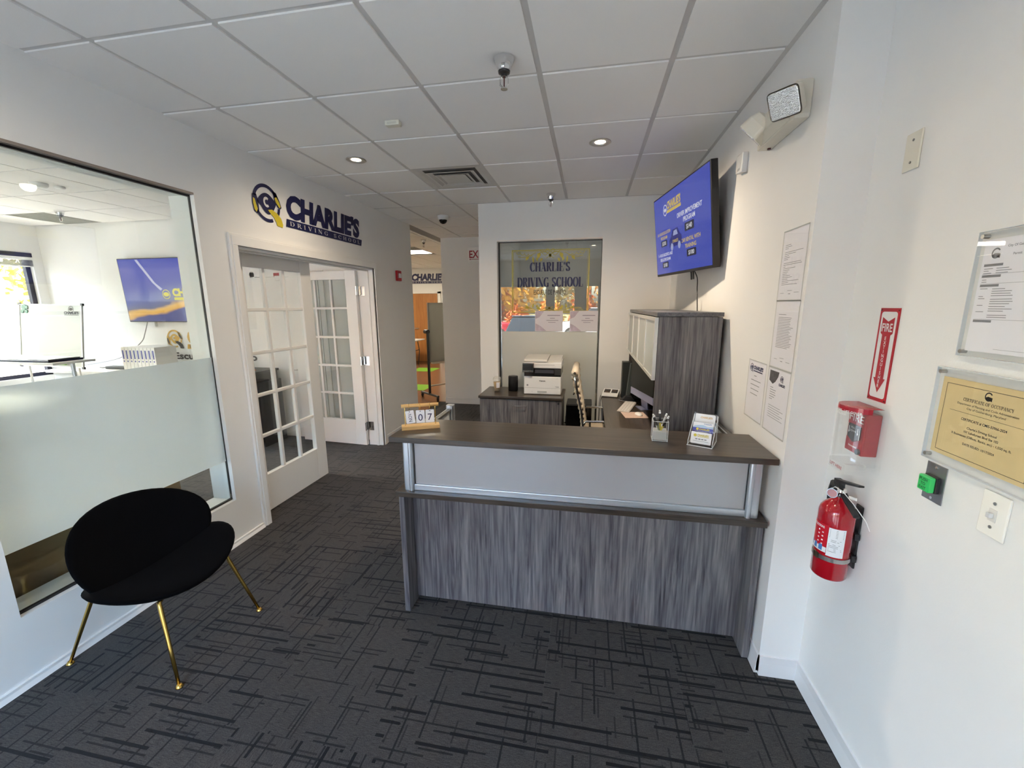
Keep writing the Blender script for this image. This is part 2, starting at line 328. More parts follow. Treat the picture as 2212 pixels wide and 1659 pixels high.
def didone(mb, s, a0, b0, fr, d, h, w=None, thick=0.2, thin=0.04, gap=0.1, align='l'):
    """high-contrast serif capitals"""
    T, t = thick, thin
    G = {}
    def serif(x, y, w_): return ([(x-w_/2, y), (x+w_/2, y)], t)
    def build(c):
        P = []
        if c == 'I': P = [([(.16,0),(.16,1)], T), serif(.16, t/2, .32), serif(.16, 1-t/2, .32)]; W = .32
        elif c == 'H': P = [([(.15,0),(.15,1)], T), ([(.65,0),(.65,1)], T), ([(.15,.5),(.65,.5)], t)] + [serif(x, y, .3) for x in (.15,.65) for y in (t/2, 1-t/2)]; W = .8
        elif c == 'L': P = [([(.15,0),(.15,1)], T), serif(.15, 1-t/2, .3), ([(0,t/2),(.62,t/2)], t), ([(.6,0),(.6,.3)], t*1.6)]; W = .64
        elif c == 'E': P = [([(.15,0),(.15,1)], T), ([(0,t/2),(.62,t/2)], t), ([(0,1-t/2),(.6,1-t/2)], t), ([(.15,.5),(.42,.5)], t), ([(.6,0),(.6,.3)], t*1.6), ([(.58,.74),(.58,1)], t*1.6), ([(.41,.4),(.41,.6)], t*1.4)]; W = .64
        elif c == 'F': P = [([(.15,0),(.15,1)], T), serif(.15, t/2, .32), ([(0,1-t/2),(.6,1-t/2)], t), ([(.15,.5),(.42,.5)], t), ([(.58,.74),(.58,1)], t*1.6), ([(.41,.4),(.41,.6)], t*1.4)]; W = .62
        elif c == 'A': P = [([(.08,0),(.36,1)], t*1.2), ([(.36,1),(.62,0)], T), ([(.17,.32),(.56,.32)], t), serif(.1, t/2, .22), serif(.62, t/2, .3)]; W = .76
        elif c == 'V': P = [([(.12,1),(.38,0)], T), ([(.38,0),(.66,1)], t*1.2), serif(.12, 1-t/2, .3), serif(.66, 1-t/2, .2)]; W = .76
        elif c == 'Y': P = [([(.12,1),(.36,.45)], T), ([(.36,.45),(.62,1)], t*1.2), ([(.37,0),(.37,.48)], T), serif(.37, t/2, .3), serif(.12, 1-t/2, .3), serif(.62, 1-t/2, .2)]; W = .72
        elif c == 'N': P = [([(.1,0),(.1,1)], t), ([(.1,1),(.68,0)], T), ([(.68,0),(.68,1)], t), serif(.1, t/2, .22), serif(.68, 1-t/2, .22), serif(.06, 1-t/2, .16)]; W = .8
        elif c == 'R': P = [([(.15,0),(.15,1)], T), serif(.15, t/2, .3), serif(.08, 1-t/2, .16), (ell(.34,.75,.2,.24,90,-90), None), ([(.15,1-t/2),(.34,1-t/2)], t), ([(.15,.51),(.34,.51)], t), ([(.4,.5),(.58,.05),(.74,.03)], T*.7)]; W = .74
        elif c == 'P': P = [([(.15,0),(.15,1)], T), serif(.15, t/2, .3), serif(.08, 1-t/2, .16), (ell(.36,.73,.22,.26,90,-90), None), ([(.15,1-t/2),(.36,1-t/2)], t), ([(.15,.47),(.36,.47)], t)]; W = .66
        elif c == 'D': P = [([(.15,0),(.15,1)], T), (ell(.34,.5,.36,.48,90,-90), None), ([(0,1-t/2),(.34,1-t/2)], t), ([(0,t/2),(.34,t/2)], t)]; W = .8
        elif c == 'T': P = [([(.32,0),(.32,1)], T), serif(.32, t/2, .32), ([(0,1-t/2),(.64,1-t/2)], t), ([(.02,.72),(.02,1)], t*1.6), ([(.62,.72),(.62,1)], t*1.6)]; W = .66
        elif c == 'U': P = [([(.15,1),(.15,.3)], T), (ell(.38,.3,.23,.28,180,360), t*1.3), ([(.61,.3),(.61,1)], t*1.3), serif(.15, 1-t/2, .3), serif(.61, 1-t/2, .2)]; W = .74
        elif c == 'O': P = [(ell(.4,.5,.31,.48,0,360,28), None)]; W = .8
        elif c in 'CG':
            P = [(ell(.4,.5,.31,.48,48,312,26), None), ([(.64,.68),(.64,1)], t*1.6)]
            if c == 'C': P += [([(.64,.04),(.64,.26)], t*1.2)]; W = .72
            else: P += [([(.64,.02),(.64,.42)], T*.85), serif(.62, .42, .3)]; W = .8
        elif c == 'S': P = [(ell(.3,.74,.19,.24,20,180,10)+[(.13,.66),(.2,.56),(.4,.44),(.5,.34)]+ell(.32,.26,.2,.24,10,-180,12)[1:], None), ([(.52,.7),(.52,1)], t*1.4), ([(.1,0),(.1,.3)], t*1.4)]; W = .62
        elif c == "'": P = [([(.1,1),(.1,.86),(.05,.72)], T*.7)]; W = .2
        elif c == '#': P = [([(.2,0),(.3,1)], t*2), ([(.4,0),(.5,1)], t*2), ([(.1,.35),(.6,.35)], t*2), ([(.1,.65),(.6,.65)], t*2)]; W = .7
        else: P = []; W = .34
        return P, W
    total = 0; items = []
    for c in s:
        P, W = build(c); items.append((total, P)); total += W+gap
    total -= gap
    sx = (w/total) if w else h
    W_ = total*sx; off = a0-(W_/2 if align == 'c' else 0)
    for x, P in items:
        for pts, wf in P:
            if wf is None: pen2(mb, [(off+(x+px)*sx, b0+py*h) for px, py in pts], fr, d, T*sx, t*h)
            else: pen(mb, [(off+(x+px)*sx, b0+py*h) for px, py in pts], fr, d, 0, wfix=wf*(sx if abs(pts[0][0]-pts[-1][0]) < abs(pts[0][1]-pts[-1][1]) else h))
def pen2(mb, pts, fr, d, T, t): pen(mb, pts, fr, d, T, t)
def emblem(fr, d, cx, cy, r, parent, navy, yellow, white, name='emblem'):
    """steering wheel ring with two gloved hands, an eye with a C and a road"""
    g = lambda a, b, e=0.0: fr(cx+a*r, cy+b*r, e)
    m = MB(); arc_band(m, 0, 0, .82, 1.0, 28, 165, g, d); arc_band(m, 0, 0, .82, 1.0, 215, 292, g, d); arc_band(m, 0, 0, .82, 1.0, -32, -8, g, d, n=6)
    m.flat([(-1.02,.28),(-.72,.34),(-.62,-.02),(-.62,-.5),(-.78,-.7),(-.98,-.6),(-1.06,-.2)], g, d)
    m.flat([(.5,.78),(.78,.72),(1.02,.3),(1.12,-.02),(.98,-.14),(.78,-.02),(.6,.3)], g, d)
    top = [(-.72,-.02)]+[(-.72+1.4*i/12, -.02+.5*math.sin(math.pi*i/12)**.8+.12*i/12) for i in range(1, 12)]+[(.72,.1)]
    bot = [(.72-1.3*i/12, .1-.62*math.sin(math.pi*i/12)**.9-.12*i/12) for i in range(1, 12)]
    m.flat(top+bot, g, d)
    m.build(name+'_wheel', navy, parent)
    m = MB(); m.flat([(-.98,.1),(-.86,.06),(-.8,-.2),(-.72,-.42),(-.82,-.62),(-.94,-.5),(-1.0,-.2)], g, d+.0006)
    m.flat([(.62,.42),(.78,.5),(.98,.24),(1.05,.02),(.96,-.06),(.8,.1),(.7,.2)], g, d+.0006)
    m.flat([(.02,-.34),(.34,-.26),(.72,-.4),(1.0,-.62),(1.12,-.95),(1.06,-1.12),(.62,-1.08),(.6,-.9),(.42,-.66),(.2,-.5)], g, d+.0006)
    m.build(name+'_hands_and_road', yellow, parent)
    m = MB(); arc_band(m, -.02, .06, .12, .24, 50, 310, g, d+.0009, n=14, sy=1.15); m.build(name+'_letter', white, parent)
def wordmark(fr, d, a0, b0, w, h, parent, ink, bar, bartext, second='DRIVING SCHOOL', name='wordmark'):
    """heavy slanted CHARLIE'S over a bar lettered DRIVING SCHOOL; (a0,b0) is the bottom-left of the bar"""
    m = MB(); text(m, "CHARLIE'S", a0, b0+.33*h, fr, d, w=w*.96, h=.67*h, bold=.060, shear=.12); m.build(name, ink, parent)
    if bar:
        m = MB(); m.flat([(a0-.012*w, b0), (a0+w*.985, b0), (a0+w, b0+.24*h), (a0, b0+.24*h)], fr, d); m.build(name+'_bar', bar, parent)
        if bartext:
            m = MB(); didone(m, second, a0+.03*w, b0+.055*h, fr, d+.0006, h=.13*h, w=.93*w, thick=.14, thin=.05, gap=.5); m.build(name+'_bar_lettering', bartext, parent)
def lines(mb, a0, a1, b_top, step, n, fr, d, rng, th=0.0018, ragged=0.5):
    for i in range(n):
        L_ = (a1-a0)*(1-ragged*rng.random()); mb.rect(a0, a0+L_, b_top-i*step-th, b_top-i*step, fr, d)
# ------------------------------------------------------------------ materials
WALL = pm('wall_paint', (0.80, 0.795, 0.78), 0.62, spec=0.3, noise=0.015, nscale=9, bump=0.12, bscale=160)
TRIM = pm('trim_white', (0.80, 0.79, 0.77), 0.38, noise=0.01)
VINYL = pm('cove_base_vinyl', (0.74, 0.74, 0.74), 0.35, noise=0.01)
CTILE = pm('ceiling_tile_board', (0.88, 0.865, 0.845), 0.9, spec=0.1, noise=0.03, nscale=350, bump=0.25, bscale=500)
CGRID = pm('ceiling_grid_metal', (0.62, 0.60, 0.58), 0.5)
CARPET = carpet_mat()
GLASS = glass_mat('clear_glass', (0.93, 0.96, 0.95), 0.055)
GLASSB = glass_mat('tinted_interior_glass', (0.85, 0.855, 0.82), 0.10)
ACRYL = glass_mat('clear_acrylic', (0.996, 0.998, 0.998), 0.025, graze=.2)
FROST = frost_mat('frosted_film', (0.87, 0.92, 0.96), 0.22, 0.40, 0.42)
FROSTB = frost_mat('frosted_film_grey', (0.70, 0.71, 0.66), 0.80, 0.05, 0.5)
GASKET = pm('black_gasket', (0.012, 0.011, 0.011), 0.5, noise=0.1)
ALU = pm('brushed_aluminium', (0.62, 0.66, 0.70), 0.34, 0.85, noise=0.03, nscale=120)
CHROME = pm('chrome', (0.80, 0.80, 0.80), 0.08, 1.0, noise=0.01)
NICKEL = pm('satin_nickel', (0.55, 0.54, 0.52), 0.28, 1.0, noise=0.03)
BLACKP = pm('black_plastic', (0.014, 0.014, 0.016), 0.42, noise=0.08)
WHITEP = pm('white_plastic', (0.80, 0.80, 0.79), 0.35, noise=0.01)
CREAMP = pm('cream_plastic', (0.74, 0.70, 0.60), 0.42, noise=0.02)
NAVY = pm('navy_vinyl', lin('12164a'), 0.45, noise=0.03)
YELLOW = pm('yellow_vinyl', lin('c9b62c'), 0.5, noise=0.05)
OFFWHITE = pm('white_vinyl', (0.66, 0.65, 0.63), 0.5, noise=0.02)
INK = pm('black_ink', (0.03, 0.03, 0.035), 0.7, noise=0.05)
GREYINK = pm('grey_ink', (0.24, 0.24, 0.26), 0.7, noise=0.05)
PAPER = pm('white_paper', (0.88, 0.87, 0.91), 0.55, noise=0.02, nscale=12, bump=0.3, bscale=18)
REDP = pm('red_plastic', lin('a01020'), 0.35, noise=0.03)
LAM_Z = laminate('grey_woodgrain_upright', 'z', '343236', '5b585c', '898684', rough=0.40)
LAM_X = laminate('brown_grey_woodgrain_level', 'x', '29231e', '3b332c', '4d433b', rough=0.28)
LAM_Y = laminate('brown_grey_woodgrain_deep', 'y', '29231e', '3b332c', '4d433b', rough=0.28)
LAM_XG = laminate('grey_woodgrain_level', 'x', '3b3a3d', '57565a', '706f72', rough=0.40)

# ------------------------------------------------------------------ floor and ceiling
T = 0.6096
def regions_tiles(parent, name, mat, regs, z0, z1, size, skip=(), ph=(0, 0), rot=False, seed=1, sliver=0.03):
    rng = random.Random(seed); shared = None; done = set()
    g = (T-size)/2
    for (x0, x1, y0, y1) in regs:
        for i in range(math.floor((x0-ph[0])/T), math.ceil((x1-ph[0])/T)):
            for j in range(math.floor((y0-ph[1])/T), math.ceil((y1-ph[1])/T)):
                if (i, j) in skip or (i, j) in done: continue
                a0, a1 = i*T+ph[0]+g, (i+1)*T+ph[0]-g; b0, b1 = j*T+ph[1]+g, (j+1)*T+ph[1]-g
                c0, c1, d0, d1 = max(a0, x0), min(a1, x1), max(b0, y0), min(b1, y1)
                if c1-c0 < sliver or d1-d0 < sliver: continue
                full = (c1-c0 > size-1e-6) and (d1-d0 > size-1e-6)
                if full: done.add((i, j))
                cx, cy = (c0+c1)/2, (d0+d1)/2
                if full:
                    if shared is None:
                        shared = MB().box(-size/2, size/2, -size/2, size/2, z0, z1).mesh(name); shared.materials.append(mat)
                    o = link(bpy.data.objects.new(name, shared))
                    if rot: o.rotation_euler.z = rng.randrange(4)*math.pi/2
                else:
                    me = MB().box(c0-cx, c1-cx, d0-cy, d1-cy, z0, z1).mesh(name); me.materials.append(mat); o = link(bpy.data.objects.new(name, me))
                o.location = (cx, cy, 0); o.parent = parent
OX = -6.68     # outer face of the far office wall
FY = -2.60     # storefront line
BY = 3.05      # reception back wall face
CY = 5.19      # end wall of the corridor
floor = MB().box(OX, 2.0, FY-.1, CY+.1, -0.12, -0.007).build('floor', pm('concrete_slab', (0.03, 0.03, 0.03), 0.9, noise=0.1), origin=(0, 0, 0)); prop(floor, kind='structure')
regions_tiles(floor, 'carpet_tile', CARPET, [(LX-.18, RX2, FY, BY), (LX, -.36, BY, CY)], -0.007, 0.0, T-0.0005, ph=(0.12, 0.17), rot=True, seed=4)
regions_tiles(floor, 'carpet_tile', CARPET, [(-4.0, LX-.18, -.6, 3.07)], -0.007, 0.0, T-0.0005, ph=(0.12, 0.17), rot=True, seed=9)
fl2 = MB().box(OX, -4.0, FY, 3.07, -0.007, 0).add([], []).build('floor', pm('office_carpet_plain', lin('4a4848'), 0.95, spec=0.1, noise=0.25, nscale=30), origin=(0, 0, 0)); prop(fl2, kind='structure')
fl3 = MB().box(-6.2, -.36, CY+.1, 10.6, -0.1, 0.0).box(-6.2, LX-.14, 4.12, CY+.1, -0.1, 0.0).build('floor', pm('brown_vinyl_floor', lin('6b4a35'), 0.22, noise=0.2, nscale=6), origin=(0, 0, 0)); prop(fl3, kind='structure')
GREENT = pm('green_vinyl_tile', lin('6fae3c'), 0.25, noise=0.05)
for (x, y) in ((-3.0, 6.15), (-3.75, 8.5), (-2.6, 8.55)):
    o = MB().box(x, x+.6, y, y+.6, 0.0005, 0.003).build('floor_tile', GREENT, fl3)
CG = 0.028
ceil = MB().box(OX, 2.0, FY-.1, CY+.1, H+.012, H+.12).box(-6.2, -.36, CY+.1, 10.6, H+.012, H+.12).build('ceiling', pm('ceiling_void', (0.3, 0.3, 0.3), 0.9), origin=(0, 0, 0)); prop(ceil, kind='structure')
REG = [(LX, RX, .22, BY), (LX, RX2, FY, .22), (LX, -.36, BY, CY), (-4.6, LX-.18, CY-.99, 10.5), (OX, LX-.18, FY, 3.07)]
regions_tiles(ceil, 'ceiling_tile', CTILE, REG[:3], H, H+.011, T-CG, skip={(-1, 3)})
regions_tiles(ceil, 'ceiling_tile', CTILE, [REG[4]], H, H+.011, T-.014, skip={(-10, 4)}, seed=2)
regions_tiles(ceil, 'ceiling_tile', CTILE, [REG[3]], H, H+.011, T-.02, skip={(-5, 11), (-5, 10)}, seed=3)
# grid bars: the main runners along the room and the cross runners, seen in the joints
for i in range(-2, 3):
    MB().box(i*T-CG/2, i*T+CG/2, FY, BY if i >= 0 else CY, H+.007, H+.0115).build('grid_bar', CGRID, ceil)
for j in range(-4, 6):
    MB().box(LX, RX if j > 0 else RX2, j*T-CG/2, j*T+CG/2, H+.0072, H+.0117).build('grid_bar', CGRID, ceil)
MB().box(RX-.022, RX, .22, BY, H-.001, H+.006).build('wall_angle', CGRID, ceil)
MB().box(LX, RX, BY-.02, BY, H-.001, H+.004).build('wall_angle', CGRID, ceil)

# ------------------------------------------------------------------ walls
WT = 0.18
WY0, WY1, WZ0, WZ1 = -0.42, 0.745, 0.33, 2.395      # interior window opening
DY0, DY1, DZ1 = 1.022, 2.910, 2.122                  # double door opening
def struct(name, mb, mat, **kw): return prop(mb.build(name, mat, **kw), kind='structure')
x0, x1 = LX-WT, LX
wl = MB().box(x0, x1, FY, WY0, 0, H+.01).box(x0, x1, WY0, WY1, 0, WZ0).box(x0, x1, WY0, WY1, WZ1, H+.01).box(x0, x1, WY1, DY0, 0, H+.01).box(x0, x1, DY0, DY1, DZ1, H+.01).box(x0, x1, DY1, 4.0, 0, H+.01)
struct('wall_left', wl, WALL)
struct('wall_right', MB().box(RX, RX+.25, .223, BY+.12, 0, H+.01).box(RX2, RX2+.12, FY, .223, 0, H+.01), WALL)
# reception back wall with a tall window in it
GX0, GX1, GZ0, GZ1 = -0.152, 0.995, 0.33, 2.40
struct('wall_back', MB().box(-.36, GX0, BY, BY+.12, 0, H+.01).box(GX1, RX, BY, BY+.12, 0, H+.01).box(GX0, GX1, BY, BY+.12, 0, GZ0).box(GX0, GX1, BY, BY+.12, GZ1, H+.01).box(-.36, -.24, BY+.12, CY, 0, H+.01), WALL)
struct('wall_corridor', MB().box(-1.585, 1.9, CY, CY+.12, 0, H+.01).box(1.7, 1.82, BY+.12, CY, 0, H+.01), WALL)
struct('wall_office', MB().box(OX, LX-WT, 3.07, 3.19, 0, H+.01), WALL)
struct('wall_classroom', MB().box(-6.2, LX-WT, 3.88, 4.0, 0, H+.01).box(-6.3, -6.2, 3.9, 10.6, 0, H+.01).box(-6.2, -.3, 10.5, 10.62, 0, H+.01).box(-.42, -.3, CY+.12, 10.5, 0, H+.01), WALL)
# outer office wall with its window, and the storefront behind the camera
EY0, EY1, EZ0, EZ1 = .2, 2.96, 0.75, 2.43
struct('wall_exterior', MB().box(OX-.2, OX, FY, EY0, 0, H+.01).box(OX-.2, OX, EY1, 3.19, 0, H+.01).box(OX-.2, OX, EY0, EY1, 0, EZ0).box(OX-.2, OX, EY0, EY1, EZ1, H+.01), WALL)
SH = 2.22
SF = [(-4.9, -3.6), (-3.4, -2.1), (-1.42, -.16), (-.04, .55), (.75, 1.12)]  # first two openings are unseen, added to let daylight into the office
sf = MB().box(OX-.2, 2.0, FY-.15, FY, SH, H+.6)
xs = [OX-.2]+[v for ab in SF for v in ab]+[2.0]
for k in range(0, len(xs), 2): sf.box(xs[k], xs[k+1], FY-.15, FY, 0, SH)
struct('wall_front', sf, WALL)
for k, (a, b) in enumerate(SF):
    w = plain('window_%d' % (k+4), 'structure', (a, FY-.08, 0))
    fm = MB().box(a, b, FY-.11, FY-.05, 0, .09).box(a, b, FY-.11, FY-.05, SH-.06, SH).box(a, a+.05, FY-.11, FY-.05, .09, SH-.06).box(b-.05, b, FY-.11, FY-.05, .09, SH-.06)
    fm.build('frame', ALU, w); MB().box(a+.05, b-.05, FY-.084, FY-.078, .09, SH-.06).build('pane', GLASS, w)
# dark back room behind the reception glass
struct('roof', MB().box(OX-.6, 2.4, FY-1.2, 10.8, H+.6, H+.7), pm('roof_membrane', (0.3, 0.3, 0.3), 0.8, noise=0.1))
# ------------------------------------------------------------------ baseboards
def baseboard(name, pts, h=.10, t=.008, mat=VINYL):
    mb = MB()
    for (ax, ay, bx, by, nx, ny) in pts:
        mb.hexa([(ax, ay, 0.0005), (bx, by, 0.0005), (bx+nx*t*1.9, by+ny*t*1.9, 0.0005), (ax+nx*t*1.9, ay+ny*t*1.9, 0.0005), (ax, ay, h), (bx, by, h), (bx+nx*t*.5, by+ny*t*.5, h-.003), (ax+nx*t*.5, ay+ny*t*.5, h-.003)])
        mb.hexa([(ax, ay, 0.012), (bx, by, 0.012), (bx+nx*t, by+ny*t, 0.012), (ax+nx*t, ay+ny*t, 0.012), (ax, ay, h), (bx, by, h), (bx+nx*t, by+ny*t, h-.002), (ax+nx*t, ay+ny*t, h-.002)])
    return struct(name, mb, mat)
baseboard('baseboard_left', [(LX, FY, LX, .952, 1, 0)], h=.036, t=.012, mat=TRIM)
baseboard('baseboard_hall', [(LX, 2.98, LX, 4.0, 1, 0)])
baseboard('baseboard_right', [(RX, .223, RX, BY, -1, 0), (RX, .223, RX2, .223, 0, -1), (RX2, FY, RX2, .223, -1, 0)])
baseboard('baseboard_back', [(-.36, BY, RX, BY, 0, -1), (-1.585, CY, -.36, CY, 0, -1), (-.36, BY, -.36, CY, -1, 0)])
# ------------------------------------------------------------------ interior window to the office
w1 = plain('window_1', 'structure', (LX, WY0, WZ0))
gx = LX-.035
MB().box(gx-.006, gx, WY0+.004, WY1-.004, WZ0+.004, WZ1-.004).build('pane', glass_mat('interior_window_glass', (0.93, 0.97, 0.955), 0.05), w1)
ga = MB()
for (a, b, c, d) in ((WY0, WY1, WZ0, WZ0+.012), (WY0, WY1, WZ1-.012, WZ1), (WY0, WY0+.003, WZ0, WZ1), (WY1-.003, WY1, WZ0, WZ1)): ga.box(gx-.010, gx+.006, a, b, c, d)
ga.build('gasket', GASKET, w1)
MB().box(gx+.0008, gx+.0016, WY0+.006, WY1-.006, .625, 1.365).build('frosted_film', FROST, w1)
# plaster returns in the opening, the shade under the head is put into its brown colour
rt = MB().box(LX-WT-.01, LX-.001, WY0-.002, WY1+.002, WZ0-.012, WZ0+.0005).box(LX-WT-.01, LX+.001, WY1-.0005, WY1+.012, WZ0, WZ1)
rt.build('return', TRIM, w1)
MB().box(LX-.034, LX+.0015, WY0, WY1, WZ1-.001, WZ1+.012).build('head_soffit', pm('shaded_soffit_brown', lin('8c8178'), 0.5, 0.1, noise=0.05), w1)
# ------------------------------------------------------------------ reception window
w2 = plain('window_2', 'structure', (GX0, BY, GZ0))
gy = BY+.085
MB().box(GX0+.004, GX1-.004, gy, gy+.006, GZ0+.004, GZ1-.004).build('pane', GLASSB, w2)
gb = MB().box(GX0, GX0+.012, gy-.008, gy+.012, GZ0, GZ1).box(GX1-.005, GX1, gy-.008, gy+.012, GZ0, GZ1).box(GX0, GX1, gy-.008, gy+.012, GZ1-.008, GZ1).box(GX0, GX1, gy-.008, gy+.012, GZ0, GZ0+.008)
gb.build('gasket', GASKET, w2)
MB().box(GX0+.03, GX1-.02, gy-.0018, gy-.0010, GZ0+.01, 1.405).build('frosted_film', FROSTB, w2)
MB().box(GX0-.001, GX1+.001, BY-.001, BY+.085, GZ1-.003, GZ1+.010).build('head_soffit', pm('lit_soffit_beige', (0.84, 0.76, 0.70), 0.35, 0.0, noise=0.03), w2)  # soffit of the opening, its bright lighting put into the beige colour
# lettering and ornament applied to the glass
FG = fback(gy-.0012)
GOLD = pm('gold_vinyl', lin('b6a83a'), 0.45, noise=0.05)
dk = MB(); didone(dk, "CHARLIE'S", .432, 2.075, FG, 0, h=.098, w=.445, thick=.27, thin=.045, gap=.06, align='c')
didone(dk, "DRIVING SCHOOL", .432, 1.905, FG, 0, h=.105, w=.735, thick=.26, thin=.045, gap=.06, align='c'); dk.build('lettering', NAVY, w2)
dk = MB(); text(dk, 'ESCUELA DE MANEJO', .432, 1.822, FG, 0, w=.36, h=.052, align='c'); dk.build('lettering', INK, w2)
orn = MB()
def bars(a0, a1, b0, b1, t): orn.rect(a0, a1, b1-t, b1, FG); orn.rect(a0, a1, b0, b0+t, FG); orn.rect(a0, a0+t, b0, b1, FG); orn.rect(a1-t, a1, b0, b1, FG)
bars(.0, .865, 1.62, 2.31, .010); bars(.018, .847, 1.64, 2.292, .004)
def scroll(sx, sy, oy):
    def P(pts, w): pen(orn, [(.432+sx*x, oy+sy*y) for x, y in pts], FG, 0, 0, wfix=w)
    def leaf(x, y, a, l, wd):
        c, s = math.cos(R(a)), math.sin(R(a)); o = [(0,0),(.3,.5),(.6,.45),(1,0),(.6,-.25),(.3,-.3)]
        orn.flat([(.432+sx*(x+(u*c*l-v*s*wd)), oy+sy*(y+(u*s*l+v*c*wd))) for u, v in o], FG)
    P([(0,0)]+[(.02+.02*i, -.012-.03*math.sin(i*.9)) for i in range(6)], .006)
    P([(.02*math.cos(R(t))+.03, .005+.022*math.sin(R(t))) for t in range(-120, 200, 20)], .006)
    P([(.07+.06*math.cos(R(t)), -.04+.035*math.sin(R(t))) for t in range(20, 250, 15)], .006)
    P([(.16+.05*i, -.01-.05*math.sin(i*.55)) for i in range(5)], .006)
    for q in range(4): P([(.22+.045*q+.02*math.cos(R(t)), -.022+.006*q+.026*math.sin(R(t))) for t in range(200, 380, 20)], .006)
    leaf(.11,-.01,-70,.075,.05); leaf(.0,-.02,-90,.05,.03); leaf(.19,-.045,-95,.09,.025); leaf(.235,-.05,-50,.06,.04); leaf(.085,-.07,-60,.05,.03); leaf(.15,-.06,-110,.05,.025)
for sx in (1, -1): scroll(sx, 1, 2.29); scroll(sx, -.6, 1.645)
orn.build('ornament', GOLD, w2)
# ------------------------------------------------------------------ far office window, raised blind
w3 = plain('window_3', 'structure', (OX, EY0, EZ0))
fm = MB().box(OX-.12, OX-.06, EY0, EY1, EZ0, EZ0+.05).box(OX-.12, OX-.06, EY0, EY1, EZ1-.05, EZ1)
for y in (EY0, 1.55, EY1-.05): fm.box(OX-.12, OX-.06, y, y+.05, EZ0, EZ1)
fm.build('frame', pm('bronze_frame', lin('2a2a3a'), 0.4, 0.5, noise=0.05), w3)
MB().box(OX-.094, OX-.088, EY0, EY1, EZ0+.05, EZ1-.05).build('pane', glass_mat('grey_tinted_glass', (.70, .71, .72), .05), w3)
MB().box(OX-.05, OX+.01, EY0+.02, EY1, 2.375, EZ1-.002).build('blind_valance', pm('dark_valance', lin('1a1a2c'), 0.5, noise=0.05), w3)
MB().box(OX-.045, OX+.012, EY0+.02, EY1, 2.335, 2.372).build('blind_headrail', WHITEP, w3)
for k in range(6): MB().box(OX-.045, OX+.005, EY0+.02, EY1, 2.262+k*.012, 2.268+k*.012).build('blind_slat', pm('blind_slat_grey', (0.25, 0.26, 0.3), 0.5, noise=0.03), w3)
MB().box(OX-.045, OX+.006, EY0+.02, EY1, 2.245, 2.258).build('blind_bottom_rail', WHITEP, w3)
# ------------------------------------------------------------------ door casing and french doors
def casing():
    c = MB()
    for (o, t) in ((.0, .018), (.016, .024)):
        c.box(LX-.001, LX+t, DY0-.067+o, DY0-.004, 0, DZ1+.004); c.box(LX-.001, LX+t, DY1+.004, DY1+.067-o, 0, DZ1+.004); c.box(LX-.001, LX+t, DY0-.067+o, DY1+.067-o, DZ1+.004, DZ1+.085-o)
    c.box(LX-WT-.002, LX+.004, DY0-.006, DY0+.016, 0, DZ1); c.box(LX-WT-.002, LX+.004, DY1-.016, DY1+.006, 0, DZ1); c.box(LX-WT-.002, LX+.004, DY0, DY1, DZ1-.016, DZ1+.006)
    c.box(LX-.075, LX-.045, DY0+.016, DY0+.028, 0, DZ1-.016); c.box(LX-.075, LX-.045, DY1-.028, DY1-.016, 0, DZ1-.016); c.box(LX-.075, LX-.045, DY0, DY1, DZ1-.028, DZ1-.016)
    return c
prop(casing().build('trim_1', TRIM, bevel=.003), kind='structure')
LW, LH, LT = 0.922, 2.095, 0.044
DOORG = glass_mat('door_glass', (0.95, 0.97, 0.96), 0.06)
def leaf(name, loc, ang, label):
    """leaf runs along local +x from the hinge, thickness along y"""
    o = link(bpy.data.objects.new(name, None)); o.location = loc; o.rotation_euler.z = ang; ORI[o.name] = None; o['kind'] = 'structure'; o['label'] = label
    st, tr, br, mu = .139, .098, .314, .027
    gx0, gx1, gz0, gz1 = st, LW-st, br, LH-tr
    f = MB().box(0, st, 0, LT, 0, LH).box(LW-st, LW, 0, LT, 0, LH).box(st, LW-st, 0, LT, 0, br).box(st, LW-st, 0, LT, LH-tr, LH)
    f.build('frame', TRIM, o, bevel=.003)
    pw, ph = (gx1-gx0-2*mu)/3, (gz1-gz0-4*mu)/5
    for i in (1, 2): MB().box(gx0+i*pw+(i-1)*mu, gx0+i*pw+i*mu, .006, LT-.006, gz0, gz1).build('muntin', TRIM, o, bevel=.005)
    for j in (1, 2, 3, 4): MB().box(gx0, gx1, .0055, LT-.0055, gz0+j*ph+(j-1)*mu, gz0+j*ph+j*mu).build('muntin', TRIM, o, bevel=.005)
    for i in range(3):
        for j in range(5):
            a = gx0+i*(pw+mu); b = gz0+j*(ph+mu)
            MB().box(a-.003, a+pw+.003, LT/2-.002, LT/2+.002, b-.003, b+ph+.003).build('pane', DOORG, o)
    for z in (.24, 1.05, 1.87):
        h = MB().box(-.002, .0, 0.002, LT-.002, z-.05, z+.05).cyl((-.006, LT+.004, z-.05), (-.006, LT+.004, z+.05), .007, n=10)
        h.build('hinge', CHROME, o)
    return o
leaf('door_1', (LX-.13, DY0+.036, .008), R(90), 'closed white french door leaf with fifteen panes')
leaf('door_2', (LX-WT-.005, DY1-.022, .008), R(175.5), 'white french door leaf standing open into the office')
jh = MB()
for z in (.24, 1.05, 1.87): jh.box(LX-WT+.002, LX-WT+.072, DY1-.0175, DY1-.0160, z-.05, z+.058)
jh.build('trim_2', CHROME)['kind'] = 'structure'
